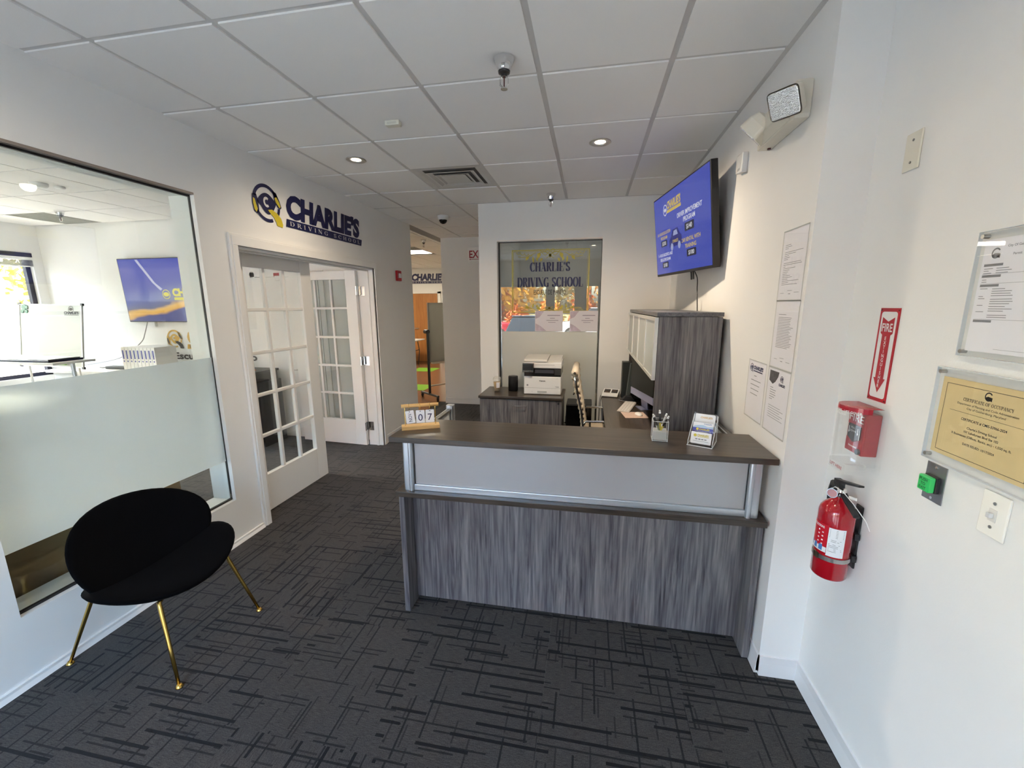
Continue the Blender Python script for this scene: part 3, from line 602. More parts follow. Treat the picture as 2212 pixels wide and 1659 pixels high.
# white door in the office back wall and wooden door far away in the classroom
d3 = plain('door_3', 'structure', (-3.1, 3.07, 0))
MB().box(-3.28, -2.40, 3.035, 3.069, 0, 2.06).build('leaf', TRIM, d3, bevel=.003)
MB().box(-3.35, -3.285, 3.045, 3.07, 0, 2.12).box(-2.395, -2.33, 3.045, 3.07, 0, 2.12).box(-3.35, -2.33, 3.045, 3.07, 2.065, 2.13).build('casing', TRIM, d3)
MB().cyl((-2.71, 3.035, 1.104), (-2.71, 3.012, 1.104), .028, n=16).build('deadbolt', NICKEL, d3)
MB().cyl((-2.71, 3.035, .905), (-2.71, 3.0, .905), .022, n=14).tube([(-2.71, 3.0, .905), (-2.76, 2.995, .905), (-2.82, 2.997, .902)], .009).build('lever', NICKEL, d3)
WOODD = laminate('oak_veneer', 'z', '8a5522', '9d6530', 'b37a3f', rough=.35, fine=.6)
d4 = plain('door_4', 'structure', (-4.1, 10.5, 0))
MB().box(-4.75, -3.66, 10.45, 10.49, 0, 2.06).build('leaf', WOODD, d4)
MB().box(-4.83, -4.755, 10.46, 10.5, 0, 2.12).box(-3.655, -3.56, 10.46, 10.5, 0, 2.12).box(-4.83, -3.56, 10.46, 10.5, 2.065, 2.13).build('casing', TRIM, d4)
MB().tube([(-4.40, 10.44, 1.02), (-4.40, 10.40, 1.02), (-4.28, 10.40, 1.02)], .012).build('lever', NICKEL, d4)
# unseen lamp added to brighten the room behind the reception glass
bl = thing('back_room_fill', 'unseen fill panel added to brighten the room behind the reception glass', 'ceiling light', (.6, 4.3, H))
MB().box(.3, .9, 4.0, 4.6, H-.03, H-.001).build('housing', WHITEP, bl); MB().box(.32, .88, 4.02, 4.58, H-.034, H-.03).build('diffuser', pm('back_room_fill_emitter', (.8, .8, .8), .5, emis=(1.0, .93, .82), estr=1.1), bl)
# two printed sheets in clear sleeves fixed low on the reception glass
for lab, xa, xb in (('left printed sheet fixed low on the reception glass', .27, .585), ('right printed sheet fixed low on the reception glass', .665, .975)):
    o = thing('printed_sheet', lab, 'poster', FG((xa+xb)/2, 1.415, 0), group='sheets on the reception glass')
    MB().slab(xa, xb, 1.410, 1.640, .001, .0016, FG).build('sheet', frost_mat('lilac_sheet', (.80, .77, .82), .75, .05), o)
    m = MB(); rs = random.Random(int(xa*100))
    m.rect(xa+.14, xb-.03, 1.585, 1.593, FG, .0024); m.rect(xa+.17, xb-.09, 1.555, 1.561, FG, .0024); m.rect(xa+.13, xb-.05, 1.530, 1.536, FG, .0024); m.rect(xa+.15, xb-.08, 1.508, 1.513, FG, .0024); m.build('print', pm('lilac_grey_print', (.30, .26, .32), .6), o)
    m = MB(); m.flat([(xa+.004, 1.636), (xa+.10, 1.636), (xa+.05, 1.57), (xa+.004, 1.55)], FG, .0022); m.flat([(xa+.004, 1.414), (xa+.004, 1.50), (xa+.06, 1.47), (xa+.13, 1.414)], FG, .0022); m.build('photo_corner', pm('lilac_photo', (.52, .44, .52), .6, noise=.4, nscale=25), o)
# ------------------------------------------------------------------ reception desk
DX0, DX1, DYF = -0.088, 1.692, 0.285
rd = thing('reception_desk', 'grey woodgrain reception desk with frosted front panel and raised brown counter', 'desk', ((DX0+DX1)/2, .7, 0))
MB().box(DX0, DX0+.03, DYF+.005, 1.09, 0.012, .716).build('end_panel', LAM_Z, rd, bevel=.0015)
MB().box(DX1-.03, DX1, DYF+.005, 1.09, 0.012, .716).build('end_panel', LAM_Z, rd, bevel=.0015)
MB().box(DX0+.03, DX1-.03, DYF+.115, DYF+.135, 0.03, .716).build('modesty_panel', LAM_Z, rd)
MB().box(DX0-.006, DX1+.004, DYF-.022, 1.095, .716, .745).build('worktop', LAM_X, rd, bevel=.002)
MB().box(DX0-.014, DX1+.012, .245, .60, 1.022, 1.05).build('counter_top', LAM_X, rd, bevel=.002)
def post(x, y):
    p = MB().prism(rrect(x-.026, x+.026, y-.022, y+.03, .012), lambda a, b, d: Vector((a, b, d)), .745, 1.022)
    p.cyl((x+(.018 if x < .8 else -.018), y-.018, .745), (x+(.018 if x < .8 else -.018), y-.018, 1.022), .013, n=12); p.build('post', ALU, rd)
post(-.030, .315); post(1.640, .315)
post(-.055, 1.06); post(1.662, 1.06)
FPAN = pm('frosted_acrylic_panel', (0.36, 0.365, 0.375), 0.30, spec=1.0, coat=.35, noise=0.02, nscale=6)
MB().box(.0, 1.612, .312, .318, .775, 1.022).build('frosted_panel', FPAN, rd)
MB().box(.0, 1.612, .298, .330, .745, .777).build('bottom_rail', ALU, rd, bevel=.002)
for xs_ in (.0, 1.608): MB().box(xs_, xs_+.004, .309, .321, .775, 1.022).build('panel_seal', pm('dark_seal', (0.05, 0.055, 0.06), 0.5), rd)
SPAN = pm('white_side_screen', (0.62, 0.63, 0.63), 0.3, noise=0.02)
for x, n in ((-.055, 0), (1.662, 1)):
    MB().box(x-.004, x+.004, .605, 1.035, .775, .985).build('side_panel', SPAN, rd)
    MB().box(x-.016, x+.016, .605, 1.085, .985, 1.0).build('side_rail', pm('dark_top_rail', (0.09, 0.085, 0.085), 0.35, noise=0.05), rd)
    MB().box(x-.013, x-.008, .605, 1.085, .988, 1.0025).build('side_trim', ALU, rd)
    MB().box(x-.014, x+.014, .605, 1.035, .745, .775).build('side_bottom_rail', ALU, rd)
# ------------------------------------------------------------------ desk along the right wall and its hutch
wd_ = thing('office_desk', 'dark brown woodgrain desk against the right wall behind the counter', 'desk', (1.36, 2.0, 0))
MB().box(1.035, 1.70, 1.098, 2.93, .716, .745).build('worktop', LAM_Y, wd_, bevel=.002)
MB().box(1.06, 1.69, 2.895, 2.925, 0.01, .716).build('end_panel', LAM_Z, wd_)
MB().box(1.06, 1.69, 1.19, 1.22, 0.01, .716).build('end_panel', LAM_Z, wd_)
MB().box(1.60, 1.62, 1.22, 2.895, .15, .716).build('modesty_panel', LAM_Z, wd_)
hu = thing('hutch', 'grey woodgrain hutch with four frosted flip-up doors on the desk', 'cabinet', (1.49, 2.0, .745))
HX0, HX1, HY0, HY1, HZ1 = 1.297, 1.678, 1.10, 2.90, 1.657
MB().box(HX0+.012, HX1, HY0+.002, HY0+.03, .745, 1.629).build('end_panel', LAM_Z, hu)
MB().box(HX0+.012, HX1, HY1-.03, HY1-.002, .745, 1.629).build('end_panel', LAM_Z, hu)
LAM_YG = laminate('grey_woodgrain_deep', 'y', '3b3a3d', '57565a', '706f72', rough=0.40)
MB().box(HX0, HX1+.004, HY0, HY1, 1.632, HZ1).build('top', LAM_YG, hu)
MB().box(HX0+.03, HX1-.01, HY0+.03, HY1-.03, 1.235, 1.255).build('shelf', LAM_YG, hu)
MB().box(HX1-.012, HX1-.001, HY0+.03, HY1-.03, .745, 1.629).build('back_panel', pm('dark_back_panel', (0.035, 0.030, 0.028), 0.6, noise=0.1), hu)
DFR = pm('satin_door_frame', (0.72, 0.72, 0.68), 0.3, 0.6, noise=0.02)
DFG = pm('frosted_door_glass', (0.42, 0.45, 0.43), 0.28, noise=0.02)
dw = (HY1-HY0-.012)/4
for k in range(4):
    a = HY0+.006+k*dw; b = a+dw-.004
    f = MB().box(HX0-.012, HX0+.010, a, a+.022, 1.228, 1.626).box(HX0-.012, HX0+.010, b-.022, b, 1.228, 1.626).box(HX0-.012, HX0+.010, a+.022, b-.022, 1.228, 1.250).box(HX0-.012, HX0+.010, a+.022, b-.022, 1.604, 1.626)
    d = f.build('door', DFR, hu); MB().box(HX0-.006, HX0, a+.022, b-.022, 1.250, 1.604).build('door_pane', DFG, d)
# ------------------------------------------------------------------ lateral file under the reception window
cr = thing('lateral_file', 'grey woodgrain lateral file cabinet below the printer', 'cabinet', (.19, 2.78, 0))
CX0, CX1, CY0, CY1, CZ = -.255, .640, 2.52, 3.035, .765
MB().box(CX0, CX1, CY0, CY1, CZ-.028, CZ).build('top', LAM_X, cr, bevel=.006, seg=3)
MB().box(CX0+.012, CX0+.030, CY0+.03, CY1-.01, .01, CZ-.028).box(CX1-.030, CX1-.012, CY0+.03, CY1-.01, .01, CZ-.028).box(CX0+.03, CX1-.03, CY1-.03, CY1-.01, .01, CZ-.028).box(CX0+.03, CX1-.03, CY0+.04, CY1-.03, .01, .04).build('body', LAM_Z, cr)
for z0, z1 in ((.405, CZ-.034), (.05, .398)):
    dr = MB().box(CX0+.014, CX1-.014, CY0+.012, CY0+.030, z0, z1).build('drawer_front', LAM_Z, cr, bevel=.001)
    zc = z1-.062
    MB().tube([(.115, CY0+.012, zc), (.115, CY0-.014, zc), (.265, CY0-.014, zc), (.265, CY0+.012, zc)], .005, n=8).build('handle', CHROME, dr)
    MB().cyl((CX1-.045, CY0+.012, z1-.025), (CX1-.045, CY0+.006, z1-.025), .011, n=14).build('lock', BLACKP, dr)
# ------------------------------------------------------------------ black velvet lounge chair
VELVET = pm('black_velvet', (0.0016, 0.0016, 0.0022), 0.9, spec=0.06, sheen=0.015, noise=0.2, nscale=60)
BRASS = pm('brushed_brass', lin('c9a65a'), 0.24, 1.0, noise=0.05)
def shell_mesh(cx, cz, ang, a, b, k, y0, thick, sgn):
    tx, tz = math.cos(ang), math.sin(ang); nx, nz = tz, -tx
    mb = MB(); nr, nt_ = 12, 48; rows = []
    def pt(r, t, side):
        u, v = r*math.cos(t), r*math.sin(t)
        rim = (1-r**6)**.5 if r < 1 else 0
        d = k*u*u*a*a/.16 + side*thick/2*rim + (.012*v*v*sgn)
        return (cx+tx*b*v+nx*d, y0+a*u, cz+tz*b*v+nz*d)
    for side in (1, -1):
        vs = [pt(0, 0, side)]; fs = []
        for i in range(1, nr+1):
            r = 1-(1-i/nr)**1.6
            for j in range(nt_): vs.append(pt(r, 2*math.pi*j/nt_, side))
        for j in range(nt_): fs.append((0, 1+j, 1+(j+1) % nt_))
        for i in range(nr-1):
            for j in range(nt_): fs.append((1+i*nt_+j, 1+(i+1)*nt_+j, 1+(i+1)*nt_+(j+1) % nt_, 1+i*nt_+(j+1) % nt_))
        mb.add(vs, fs)
    me = mb.mesh('shell'); bm = bmesh.new(); bm.from_mesh(me); bmesh.ops.remove_doubles(bm, verts=bm.verts, dist=1e-5); bmesh.ops.recalc_face_normals(bm, faces=bm.faces); bm.to_mesh(me); bm.free()
    return me
ch = thing('lounge_chair', 'black velvet shell lounge chair with slim brass legs by the office window', 'chair', (-1.22, -.078, 0))
finish('backrest', shell_mesh(-1.375+.014, .522, R(116.2), .327, .253, .164, -.078, .055, 1), VELVET, ch, smooth=True)
finish('seat', shell_mesh(-1.189, .385-.010, R(-5.5), .335, .225, -.132, -.078, .055, -1), VELVET, ch, smooth=True)
for (fx, fy, tx, ty, tz) in ((-1.545, -.322, -1.40, -.25, .375), (-.903, -.330, -1.03, -.26, .36), (-.917, .155, -1.03, .10, .36), (-1.545, .163, -1.40, .10, .375)):
    foot = Vector((fx, fy, .008)); top = Vector((tx, ty, tz)); kn = foot.lerp(top, .90)+Vector((0, 0, .012))
    l = MB().tube([foot, foot.lerp(kn, .5), kn, kn.lerp(Vector((tx, ty, tz+.02)), .5)+Vector((0, 0, .006)), Vector((tx*.9-1.2*.1, ty*.75-.02, tz+.012))], [.007, .0085, .0098, .0098, .0098], n=12).build('leg', BRASS, ch, smooth=True)
    MB().lathe([(.016, 0), (.016, .004), (.012, .009), (.008, .016)], (fx, fy, .0005), n=16).build('foot_glide', BRASS, l, smooth=True)
# ------------------------------------------------------------------ white task chair behind the counter
LEATH = pm('cream_leather', (0.66, 0.56, 0.43), 0.42, noise=0.05)
tk = thing('task_chair', 'cream ribbed task chair with chrome frame at the right-hand desk', 'chair', (1.05, 2.37, 0))
yc, hw = 2.37, .25
prof = [(.985, .46), (.90, .47), (.865, .52), (.852, .62), (.835, .75), (.80, .90), (.775, 1.02), (.768, 1.09)]
for s in (-1, 1): MB().tube([(x, yc+s*(hw+.012), z) for x, z in prof], .011, n=8).build('side_frame', CHROME, tk, smooth=True)
for k in range(len(prof)-2):
    (xa, za), (xb, zb) = prof[k+1], prof[k+2]; n = max(1, int(math.hypot(xb-xa, zb-za)/.042))
    for i in range(n):
        f0, f1 = i/n, (i+1)/n
        p0 = Vector((xa+(xb-xa)*f0, 0, za+(zb-za)*f0)); p1 = Vector((xa+(xb-xa)*f1, 0, za+(zb-za)*f1)); c = (p0+p1)/2; L_ = (p1-p0).length/2
        MB().cyl((c.x, yc-hw, c.z), (c.x, yc+hw, c.z), L_*1.02, n=10).build('back_rib', LEATH, tk, smooth=True)
for k in range(10): MB().cyl((.93, yc-hw+.025+k*.05, .475), (1.36, yc-hw+.025+k*.05, .475), .026, n=10).build('seat_rib', LEATH, tk, smooth=True)
MB().cyl((.768, yc-hw-.03, 1.10), (.768, yc+hw+.03, 1.10), .032, n=16).build('headrest_roll', LEATH, tk, smooth=True)
MB().cyl((.768, yc-hw-.031, 1.10), (.768, yc-hw-.036, 1.10), .012, n=10).build('headrest_cap', CHROME, tk)
for s in (-1, 1):
    y = yc+s*.275
    a = MB().tube([(.86, y, .62), (.88, y, .655), (1.10, y, .660), (1.16, y, .64), (1.14, y, .56), (1.05, y, .46)], .011, n=8).build('armrest', CHROME, tk, smooth=True)
MB().tube([(.80, yc-.10, .90), (.765, yc-.10, .89), (.755, yc-.06, .86), (.755, yc+.06, .86), (.765, yc+.10, .89), (.80, yc+.10, .90)], .008, n=8).build('back_handle', CHROME, tk, smooth=True)
MB().cyl((1.1, yc, .06), (1.1, yc, .45), .028, n=14).build('gas_column', CHROME, tk)
for k in range(5):
    t = 2*math.pi*k/5+.3; e = (1.1+.28*math.cos(t), yc+.28*math.sin(t), .075)
    bl = MB().tube([(1.1, yc, .11), e], [.022, .014], n=8).build('base_arm', CHROME, tk); MB().cyl((e[0]-.012, e[1], .032), (e[0]+.012, e[1], .032), .030, n=14).build('caster', BLACKP, bl)
# ------------------------------------------------------------------ black cabinet between file and desk
bf = thing('black_cabinet', 'small black cabinet below the glass, behind the task chair', 'cabinet', (.80, 2.88, 0))
MB().box(.665, .935, 2.74, 3.03, .01, .655).build('body', BLACKP, bf, bevel=.006)
MB().box(.665, .935, 2.715, 2.737, .03, .65).build('door', pm('gloss_black', (0.006, 0.006, 0.007), 0.12, noise=0.05), bf, bevel=.004)
# ------------------------------------------------------------------ printer
PRW = pm('printer_white', (0.82, 0.82, 0.82), 0.4, noise=0.01); PRG = pm('printer_grey_lid', (0.62, 0.60, 0.56), 0.45, noise=0.02)
GLOSSB = pm('printer_black', (0.012, 0.012, 0.014), 0.18, noise=0.05)
pt = thing('printer', 'white and black multifunction laser printer on the lateral file', 'printer', (.412, 2.82, .765))
PX0, PX1, PY0, PY1, PZ = .214, .608, 2.668, 3.02, .765
FP = fback(PY0)
MB().box(PX0, PX1, PY0, PY1, PZ+.004, PZ+.195).build('body', PRW, pt, bevel=.007)
MB().rect(PX0+.01, PX1-.006, PZ+.0715, PZ+.0735, FP, .0006).rect(PX0+.087, PX0+.089, PZ+.024, PZ+.040, FP, .0006).build('tray_seam', pm('seam_grey', (0.3, 0.3, 0.31), 0.6), pt)
MB().box(PX0+.145, PX0+.245, PY0-.003, PY0+.004, PZ+.022, PZ+.040).build('tray_handle', pm('tray_handle_grey', (0.45, 0.47, 0.48), 0.4), pt)
MB().box(PX0+.002, PX1-.002, PY0+.006, PY1, PZ+.195, PZ+.285).build('output_section', GLOSSB, pt, bevel=.003)
MB().box(PX0+.115, PX1-.075, PY0+.002, PY0+.02, PZ+.232, PZ+.268).build('output_slot', pm('slot_grey', (0.06, 0.06, 0.075), 0.25), pt)
MB().box(PX1-.070, PX1-.006, PY0+.001, PY0+.01, PZ+.215, PZ+.275).build('side_cover', pm('dark_grey_cover', (0.045, 0.045, 0.05), 0.35), pt)
MB().box(PX0-.004, PX1+.004, PY0+.004, PY1, PZ+.285, PZ+.345).build('scanner', PRW, pt, bevel=.004)
MB().rect(PX0+.12, PX1-.07, PZ+.318, PZ+.321, fback(PY0+.004), .0006).build('scanner_seam', pm('seam_grey', (0.3, 0.3, 0.31), 0.6), pt)
MB().box(PX0-.004, PX1+.006, PY0+.03, PY1, PZ+.345, PZ+.362).build('platen_cover', PRG, pt, bevel=.004)
MB().hexa([(PX0-.002, PY0+.0, PZ+.35), (PX1-.145, PY0+.0, PZ+.35), (PX1-.145, PY1-.02, PZ+.35), (PX0-.002, PY1-.02, PZ+.35), (PX0-.002, PY0+.006, PZ+.378), (PX1-.145, PY0+.006, PZ+.378), (PX1-.145, PY1-.03, PZ+.398), (PX0-.002, PY1-.03, PZ+.398)]).build('document_feeder', PRG, pt, bevel=.006)
MB().hexa([(PX1-.14, PY0+.03, PZ+.362), (PX1-.002, PY0+.03, PZ+.362), (PX1-.002, PY1-.02, PZ+.362), (PX1-.14, PY1-.02, PZ+.362), (PX1-.14, PY0+.03, PZ+.368), (PX1-.002, PY0+.03, PZ+.366), (PX1-.002, PY1-.02, PZ+.392), (PX1-.14, PY1-.02, PZ+.385)]).build('feed_tray', PRG, pt)
cp = MB().hexa([(PX0-.012, PY0-.045, PZ+.245), (PX0+.108, PY0-.045, PZ+.245), (PX0+.108, PY0+.004, PZ+.255), (PX0-.012, PY0+.004, PZ+.255), (PX0-.012, PY0-.028, PZ+.335), (PX0+.108, PY0-.028, PZ+.335), (PX0+.108, PY0+.004, PZ+.338), (PX0-.012, PY0+.004, PZ+.338)]).build('control_panel', GLOSSB, pt, bevel=.003)
fcp = frame((PX0-.012, PY0-.0455, PZ+.245), (1, 0, 0), (0, .0187, .99))
MB().rect(.008, .112, .022, .084, fcp, .0012).build('touch_screen', pm('screen_off', (0.03, 0.032, 0.034), 0.1, noise=0.02), cp)
for q_ in (.02, .058, .096): MB().flat(circ(q_, .012, .005), fcp, .0012).build('panel_key', pm('key_grey', (0.12, 0.12, 0.12), 0.4), cp)
m = MB(); text(m, 'Canon', PX0+.165, PZ+.143, FP, .0008, h=.015, w=.064, bold=.035); m.build('brand_lettering', INK, pt)
m = MB(); m.rect(PX1-.060, PX1-.020, PZ+.089, PZ+.092, FP, .0008); m.rect(PX1-.048, PX1-.020, PZ+.083, PZ+.086, FP, .0008)
m.build('model_badge', GREYINK, pt)
MB().rect(PX0+.03, PX0+.047, PZ+.093, PZ+.110, FP, .0008).build('energy_badge', GREYINK, pt)
m = MB(); arc_band(m, PX1-.04, PZ+.168, .010, .0115, 20, 160, FP, .0008, n=10); m.build('arc_badge', GREYINK, pt)
# ------------------------------------------------------------------ speaker, iced coffee
sp = thing('smart_speaker', 'black fabric cylinder speaker between coffee cup and printer', 'speaker', (.066, 2.835, .765))
MB().lathe([(.046, .0), (.054, .004), (.054, .158), (.051, .166), (.0, .168)], (.066, 2.835, .765), n=32).build('body', pm('black_mesh_fabric', (0.010, 0.010, 0.012), 0.7, bump=.5, bscale=900, noise=.2, nscale=500), sp, smooth=True)
arc = MB().lathe([(.0, .1685), (.040, .1690), (.041, .1675)], (.066, 2.835, .765), n=28, caps=False); arc.build('top_disc', pm('dark_grey_plastic', (0.035, 0.035, 0.038), 0.4), sp)
ic = thing('iced_coffee_cup', 'clear plastic cup of iced coffee at the left end of the file', 'cup', (-.105, 2.77, .765))
c0 = (-.105, 2.77, .765)
MB().lathe([(.029, .0), (.031, .004), (.042, .128), (.0435, .134), (.0435, .138)], c0, n=28, caps=False).add([], []).build('cup', glass_mat('clear_cup_plastic', (0.97, 0.97, 0.96), .05, haze=.10), ic, smooth=True)
MB().lathe([(.0285, .003), (.0385, .105), (.0, .106)], c0, n=24).build('coffee', pm('milky_coffee', lin('c9a878'), .4, noise=.15, nscale=60), ic, smooth=True)
MB().lathe([(.0445, .134), (.0445, .142), (.038, .158), (.022, .166), (.0, .167)], c0, n=28, caps=False).build('lid', glass_mat('clear_lid_plastic', (0.96, 0.96, 0.95), .08, haze=.22), ic, smooth=True)
lb = MB(); fl_ = lambda a, b, d=0.0: Vector((c0[0]+(.0395+d)*math.sin(a), c0[1]-(.0395+d)*math.cos(a), c0[2]+b))
for i in range(6): lb.add([fl_(.05+i*.16, .045), fl_(.05+(i+1)*.16, .045), fl_(.05+(i+1)*.16, .108, .004), fl_(.05+i*.16, .108, .004)], [(0, 1, 2, 3)])
lb.build('sticker', PAPER, ic)
# ------------------------------------------------------------------ flip calendar on the counter
WOODL = laminate('light_pine', 'x', 'c79a58', 'd4ab6c', 'e0bd85', rough=.5, fine=1.4)
kx, ky = .0, .418; kr = math.atan2(.082, .176)
cl = thing('perpetual_calendar', 'small wooden flip calendar with hanging date cards on the counter', 'calendar', (kx, ky, 1.05), kr, local=True)
MB().box(-.100, .100, -.028, .028, 0, .020).build('base', WOODL, cl, bevel=.002)
MB().cyl((-.098, 0, .128), (.098, 0, .128), .0095, n=14).build('rail', WOODL, cl, smooth=True)
for x in (-.080, .080): MB().cyl((x, 0, .018), (x, 0, .120), .0022, n=8).build('rod', BRASS, cl)
CARD = pm('white_card', (0.80, 0.80, 0.81), 0.5, noise=0.01)
for i, (x, s, a) in enumerate(((-.058, 'NOV', 6), (.000, '0', 0), (.050, '7', 0))):
    fr = frame((x, -.013, .112), (math.cos(R(a)), 0, math.sin(R(a))), (-math.sin(R(a)), 0, math.cos(R(a))))
    poly = rrect(-.0225, .0225, -.078, -.008, .004)
    cd = MB().prism(poly, fr, 0, .0012).build('date_card', CARD, cl)
    m = MB()
    if s == 'NOV':
        f2 = lambda p, q, d=0.0, fr=fr: fr(.009-q, -.068+p, .0018+d)
        text(m, 'NOV', .0, .0, f2, 0, h=.018, w=.046)
    else: text(m, s, 0, -.066, fr, .0018, h=.036, align='c')
    m.build('numeral', NAVY, cd)
    MB().tube([(x, -.0125*math.cos(t), .118+.022*math.sin(t)) for t in [2*math.pi*q/12 for q in range(12)]], .0011, n=6, closed=True).build('ring', BRASS, cd)
    MB().flat(circ(0, -.014, .004, .002), fr, .0016).build('punch_hole', INK, cd)
# ------------------------------------------------------------------ acrylic pen cup and pens
px, py = 1.240, .440
pc = thing('pen_cup', 'clear acrylic pen cup standing on the counter', 'cup', (px, py, 1.05), R(-4), local=True)
w = .035
pcm = MB().box(-w, w, -w, -w+.003, 0, .10).box(-w, w, w-.003, w, 0, .10).box(-w, -w+.003, -w+.003, w-.003, 0, .10).box(w-.003, w, -w+.003, w-.003, 0, .10).box(-w, w, -w, w, 0, .006)
pcm.build('cup', ACRYL, pc)
ed = MB()
for (a, b) in ((-w, -w), (w, -w), (w, w), (-w, w)): ed.cyl((a, b, 0), (a, b, .10), .0012, n=6)
for (a, b, c, d) in ((-w, -w, w, -w), (w, -w, w, w), (w, w, -w, w), (-w, w, -w, -w)): ed.cyl((a, b, .0995), (c, d, .0995), .0012, n=6); ed.cyl((a, b, .003), (c, d, .003), .0018, n=6)
ed.build('polished_edges', pm('acrylic_edge', (0.72, 0.76, 0.78), 0.15, spec=0.8), pc)
MB().box(-w+.004, w-.004, -w+.004, w-.004, .0062, .05).build('insert', glass_mat('pale_blue_liner', (0.82, 0.87, 0.93), .06, haze=.45), pc)
PENB = pm('pen_black', (0.02, 0.02, 0.022), 0.3, noise=.03); PENY = pm('pen_yellow', lin('b9a93a'), 0.35, noise=.05); PENW = pm('pen_white', (0.8, 0.8, 0.8), 0.35, noise=.02)
def pen_thing(label, b, t, body, upper):
    b = Vector(b); t = Vector(t); o = thing('pen', label, 'pen', b, 0, 'pens in the acrylic cup')
    k = lambda f: b.lerp(t, f)
    MB().cyl(k(.0), k(.08), .0015, .0045, n=10).cyl(k(.08), k(.55), .0045, n=10).build('barrel', body, o, smooth=True)
    MB().cyl(k(.55), k(.88), .0052, n=10).build('grip', upper, o, smooth=True)
    MB().cyl(k(.88), k(.93), .0055, n=10).cyl(k(.93), k(1.0), .0045, .004, n=10).build('push_button', PENW, o, smooth=True)
    d = (t-b).normalized(); a = d.orthogonal().normalized()*.0065
    MB().tube([k(.93)+a*.6, k(.92)+a, k(.68)+a], .0012, n=6).build('clip', CHROME, o)
pen_thing('pen with black grip leaning to the left edge of the cup', (px+.014, py-.012, 1.058), (px-.036, py-.002, 1.178), pm('pen_olive', lin('7a7a50'), .4), PENB)
pen_thing('white-buttoned pen leaning left behind another pen', (px+.006, py+.010, 1.058), (px-.028, py+.016, 1.168), PENW, pm('pen_silver', (.6, .6, .6), .25, .8))
pen_thing('tallest pen, black over yellow, standing nearly upright', (px+.008, py+.006, 1.058), (px-.004, py+.012, 1.196), PENY, PENB)
pen_thing('silver pen leaning right behind the yellow pen', (px-.010, py+.012, 1.058), (px+.032, py+.020, 1.178), PENW, pm('pen_silver', (.6, .6, .6), .25, .8))
pen_thing('yellow pen with black grip leaning to the right edge', (px-.018, py-.012, 1.058), (px+.038, py-.004, 1.172), PENY, PENB)
# ------------------------------------------------------------------ tiered card holder and card stacks
hx, hy, hr = 1.432, .415, R(-24)
chd = thing('card_holder', 'clear acrylic three-tier business card holder on the counter', 'holder', (hx, hy, 1.05), hr, local=True)
M = Matrix.Translation((hx, hy, 1.05)) @ Matrix.Rotation(hr, 4, 'Z')
hh = MB().box(-.054, .054, -.065, .065, 0, .004)
for k in range(3):
    y = -.05+k*.036; z = .004+k*.034
    hh.box(-.052, .052, y-.003, y, z, z+.022); hh.box(-.052, .052, y+.030, y+.033, z, z+.065); hh.box(-.052, .052, y, y+.03, z-.003, z)
for s in (-1, 1): hh.hexa([(s*.052, -.055, .004), (s*.0545, -.055, .004), (s*.0545, .062, .004), (s*.052, .062, .004), (s*.052, -.055, .02), (s*.0545, -.055, .02), (s*.0545, .062, .125), (s*.052, .062, .125)])
hh.build('tiers', ACRYL, chd)
he = MB()
for (a, b) in (((-.054, -.065), (.054, -.065)), ((.054, -.065), (.054, .065)), ((-.054, -.065), (-.054, .065))): he.cyl((*a, .002), (*b, .002), .0022, n=6)
for s in (-1, 1): he.cyl((s*.053, -.055, .02), (s*.053, .062, .125), .0015, n=6); he.cyl((s*.053, .062, .004), (s*.053, .062, .125), .0015, n=6); he.cyl((s*.053, -.055, .004), (s*.053, -.055, .02), .0015, n=6)
he.build('polished_edges', pm('acrylic_edge', (0.72, 0.76, 0.78), 0.15, spec=0.8), chd)
BLUE = pm('royal_blue_print', lin('24309c'), .4); LBLUE = pm('light_blue_print', lin('a9c4dc'), .45)
def cards(label, k, dz, face):
    y = -.044+k*.036; z = .0085+k*.034; t = R(-12)
    o = thing('card_stack', label, 'business cards', M @ Vector((0, y, z)), hr, 'business cards in the holder', local=True)
    fr = frame((0, 0, 0), (1, 0, 0), (0, math.sin(R(12)), math.cos(R(12))))
    MB().prism(rrect(-.0445, .0445, dz, .055+dz, .004), fr, -.007, 0).build('cards', CARD, o)
    face(o, fr, dz)
def face_a(o, fr, dz):
    m = MB(); text(m, "CHARLIE'S", -.016, .036+dz, fr, .0006, h=.009, w=.048, bold=.05); m.rect(-.016, .034, .032+dz, .0338+dz, fr, .0006); m.flat(circ(-.026, .039+dz, .007), fr, .0006); m.build('print', YELLOW, o)
    m = MB(); [m.rect(-.024+q*.013, -.014+q*.013, .0195+dz, .0245+dz, fr, .0006) for q in range(4)]; m.rect(-.034, .034, .012+dz, .0134+dz, fr, .0006); m.build('small_print', GREYINK, o)
def face_b(o, fr, dz):
    MB().rect(-.0445, .0445, 0+dz, .030+dz, fr, .0004).build('blue_band', BLUE, o)
    m = MB(); text(m, "CHARLIE'S", -.016, .019+dz, fr, .0008, h=.008, w=.045, bold=.05); m.flat(circ(-.024, .023+dz, .006), fr, .0008); m.build('print', YELLOW, o)
    m = MB(); m.rect(-.036, .036, .013+dz, .0146+dz, fr, .0008); m.rect(-.022, .022, .009+dz, .0104+dz, fr, .0008); m.build('small_print', CARD, o)
    MB().flat([(-.04, .036+dz), (-.02, .042+dz), (0, .044+dz), (.02, .037+dz), (.0445, .040+dz), (.0445, .031+dz), (-.04, .031+dz)], fr, .0005).build('car_picture', LBLUE, o)
    m = MB(); text(m, "CHARLIE'S", .002, .047+dz, fr, .0006, h=.005, w=.034, bold=.03); m.build('heading', pm('slate_blue_print', lin('6a7fa8'), .5), o)
def face_c(o, fr, dz):
    m = MB(); text(m, "CHARLIE'S", -.02, .034+dz, fr, .0006, h=.009, w=.052, bold=.03); m.build('print', pm('pale_orange_print', lin('d8b070'), .5), o)
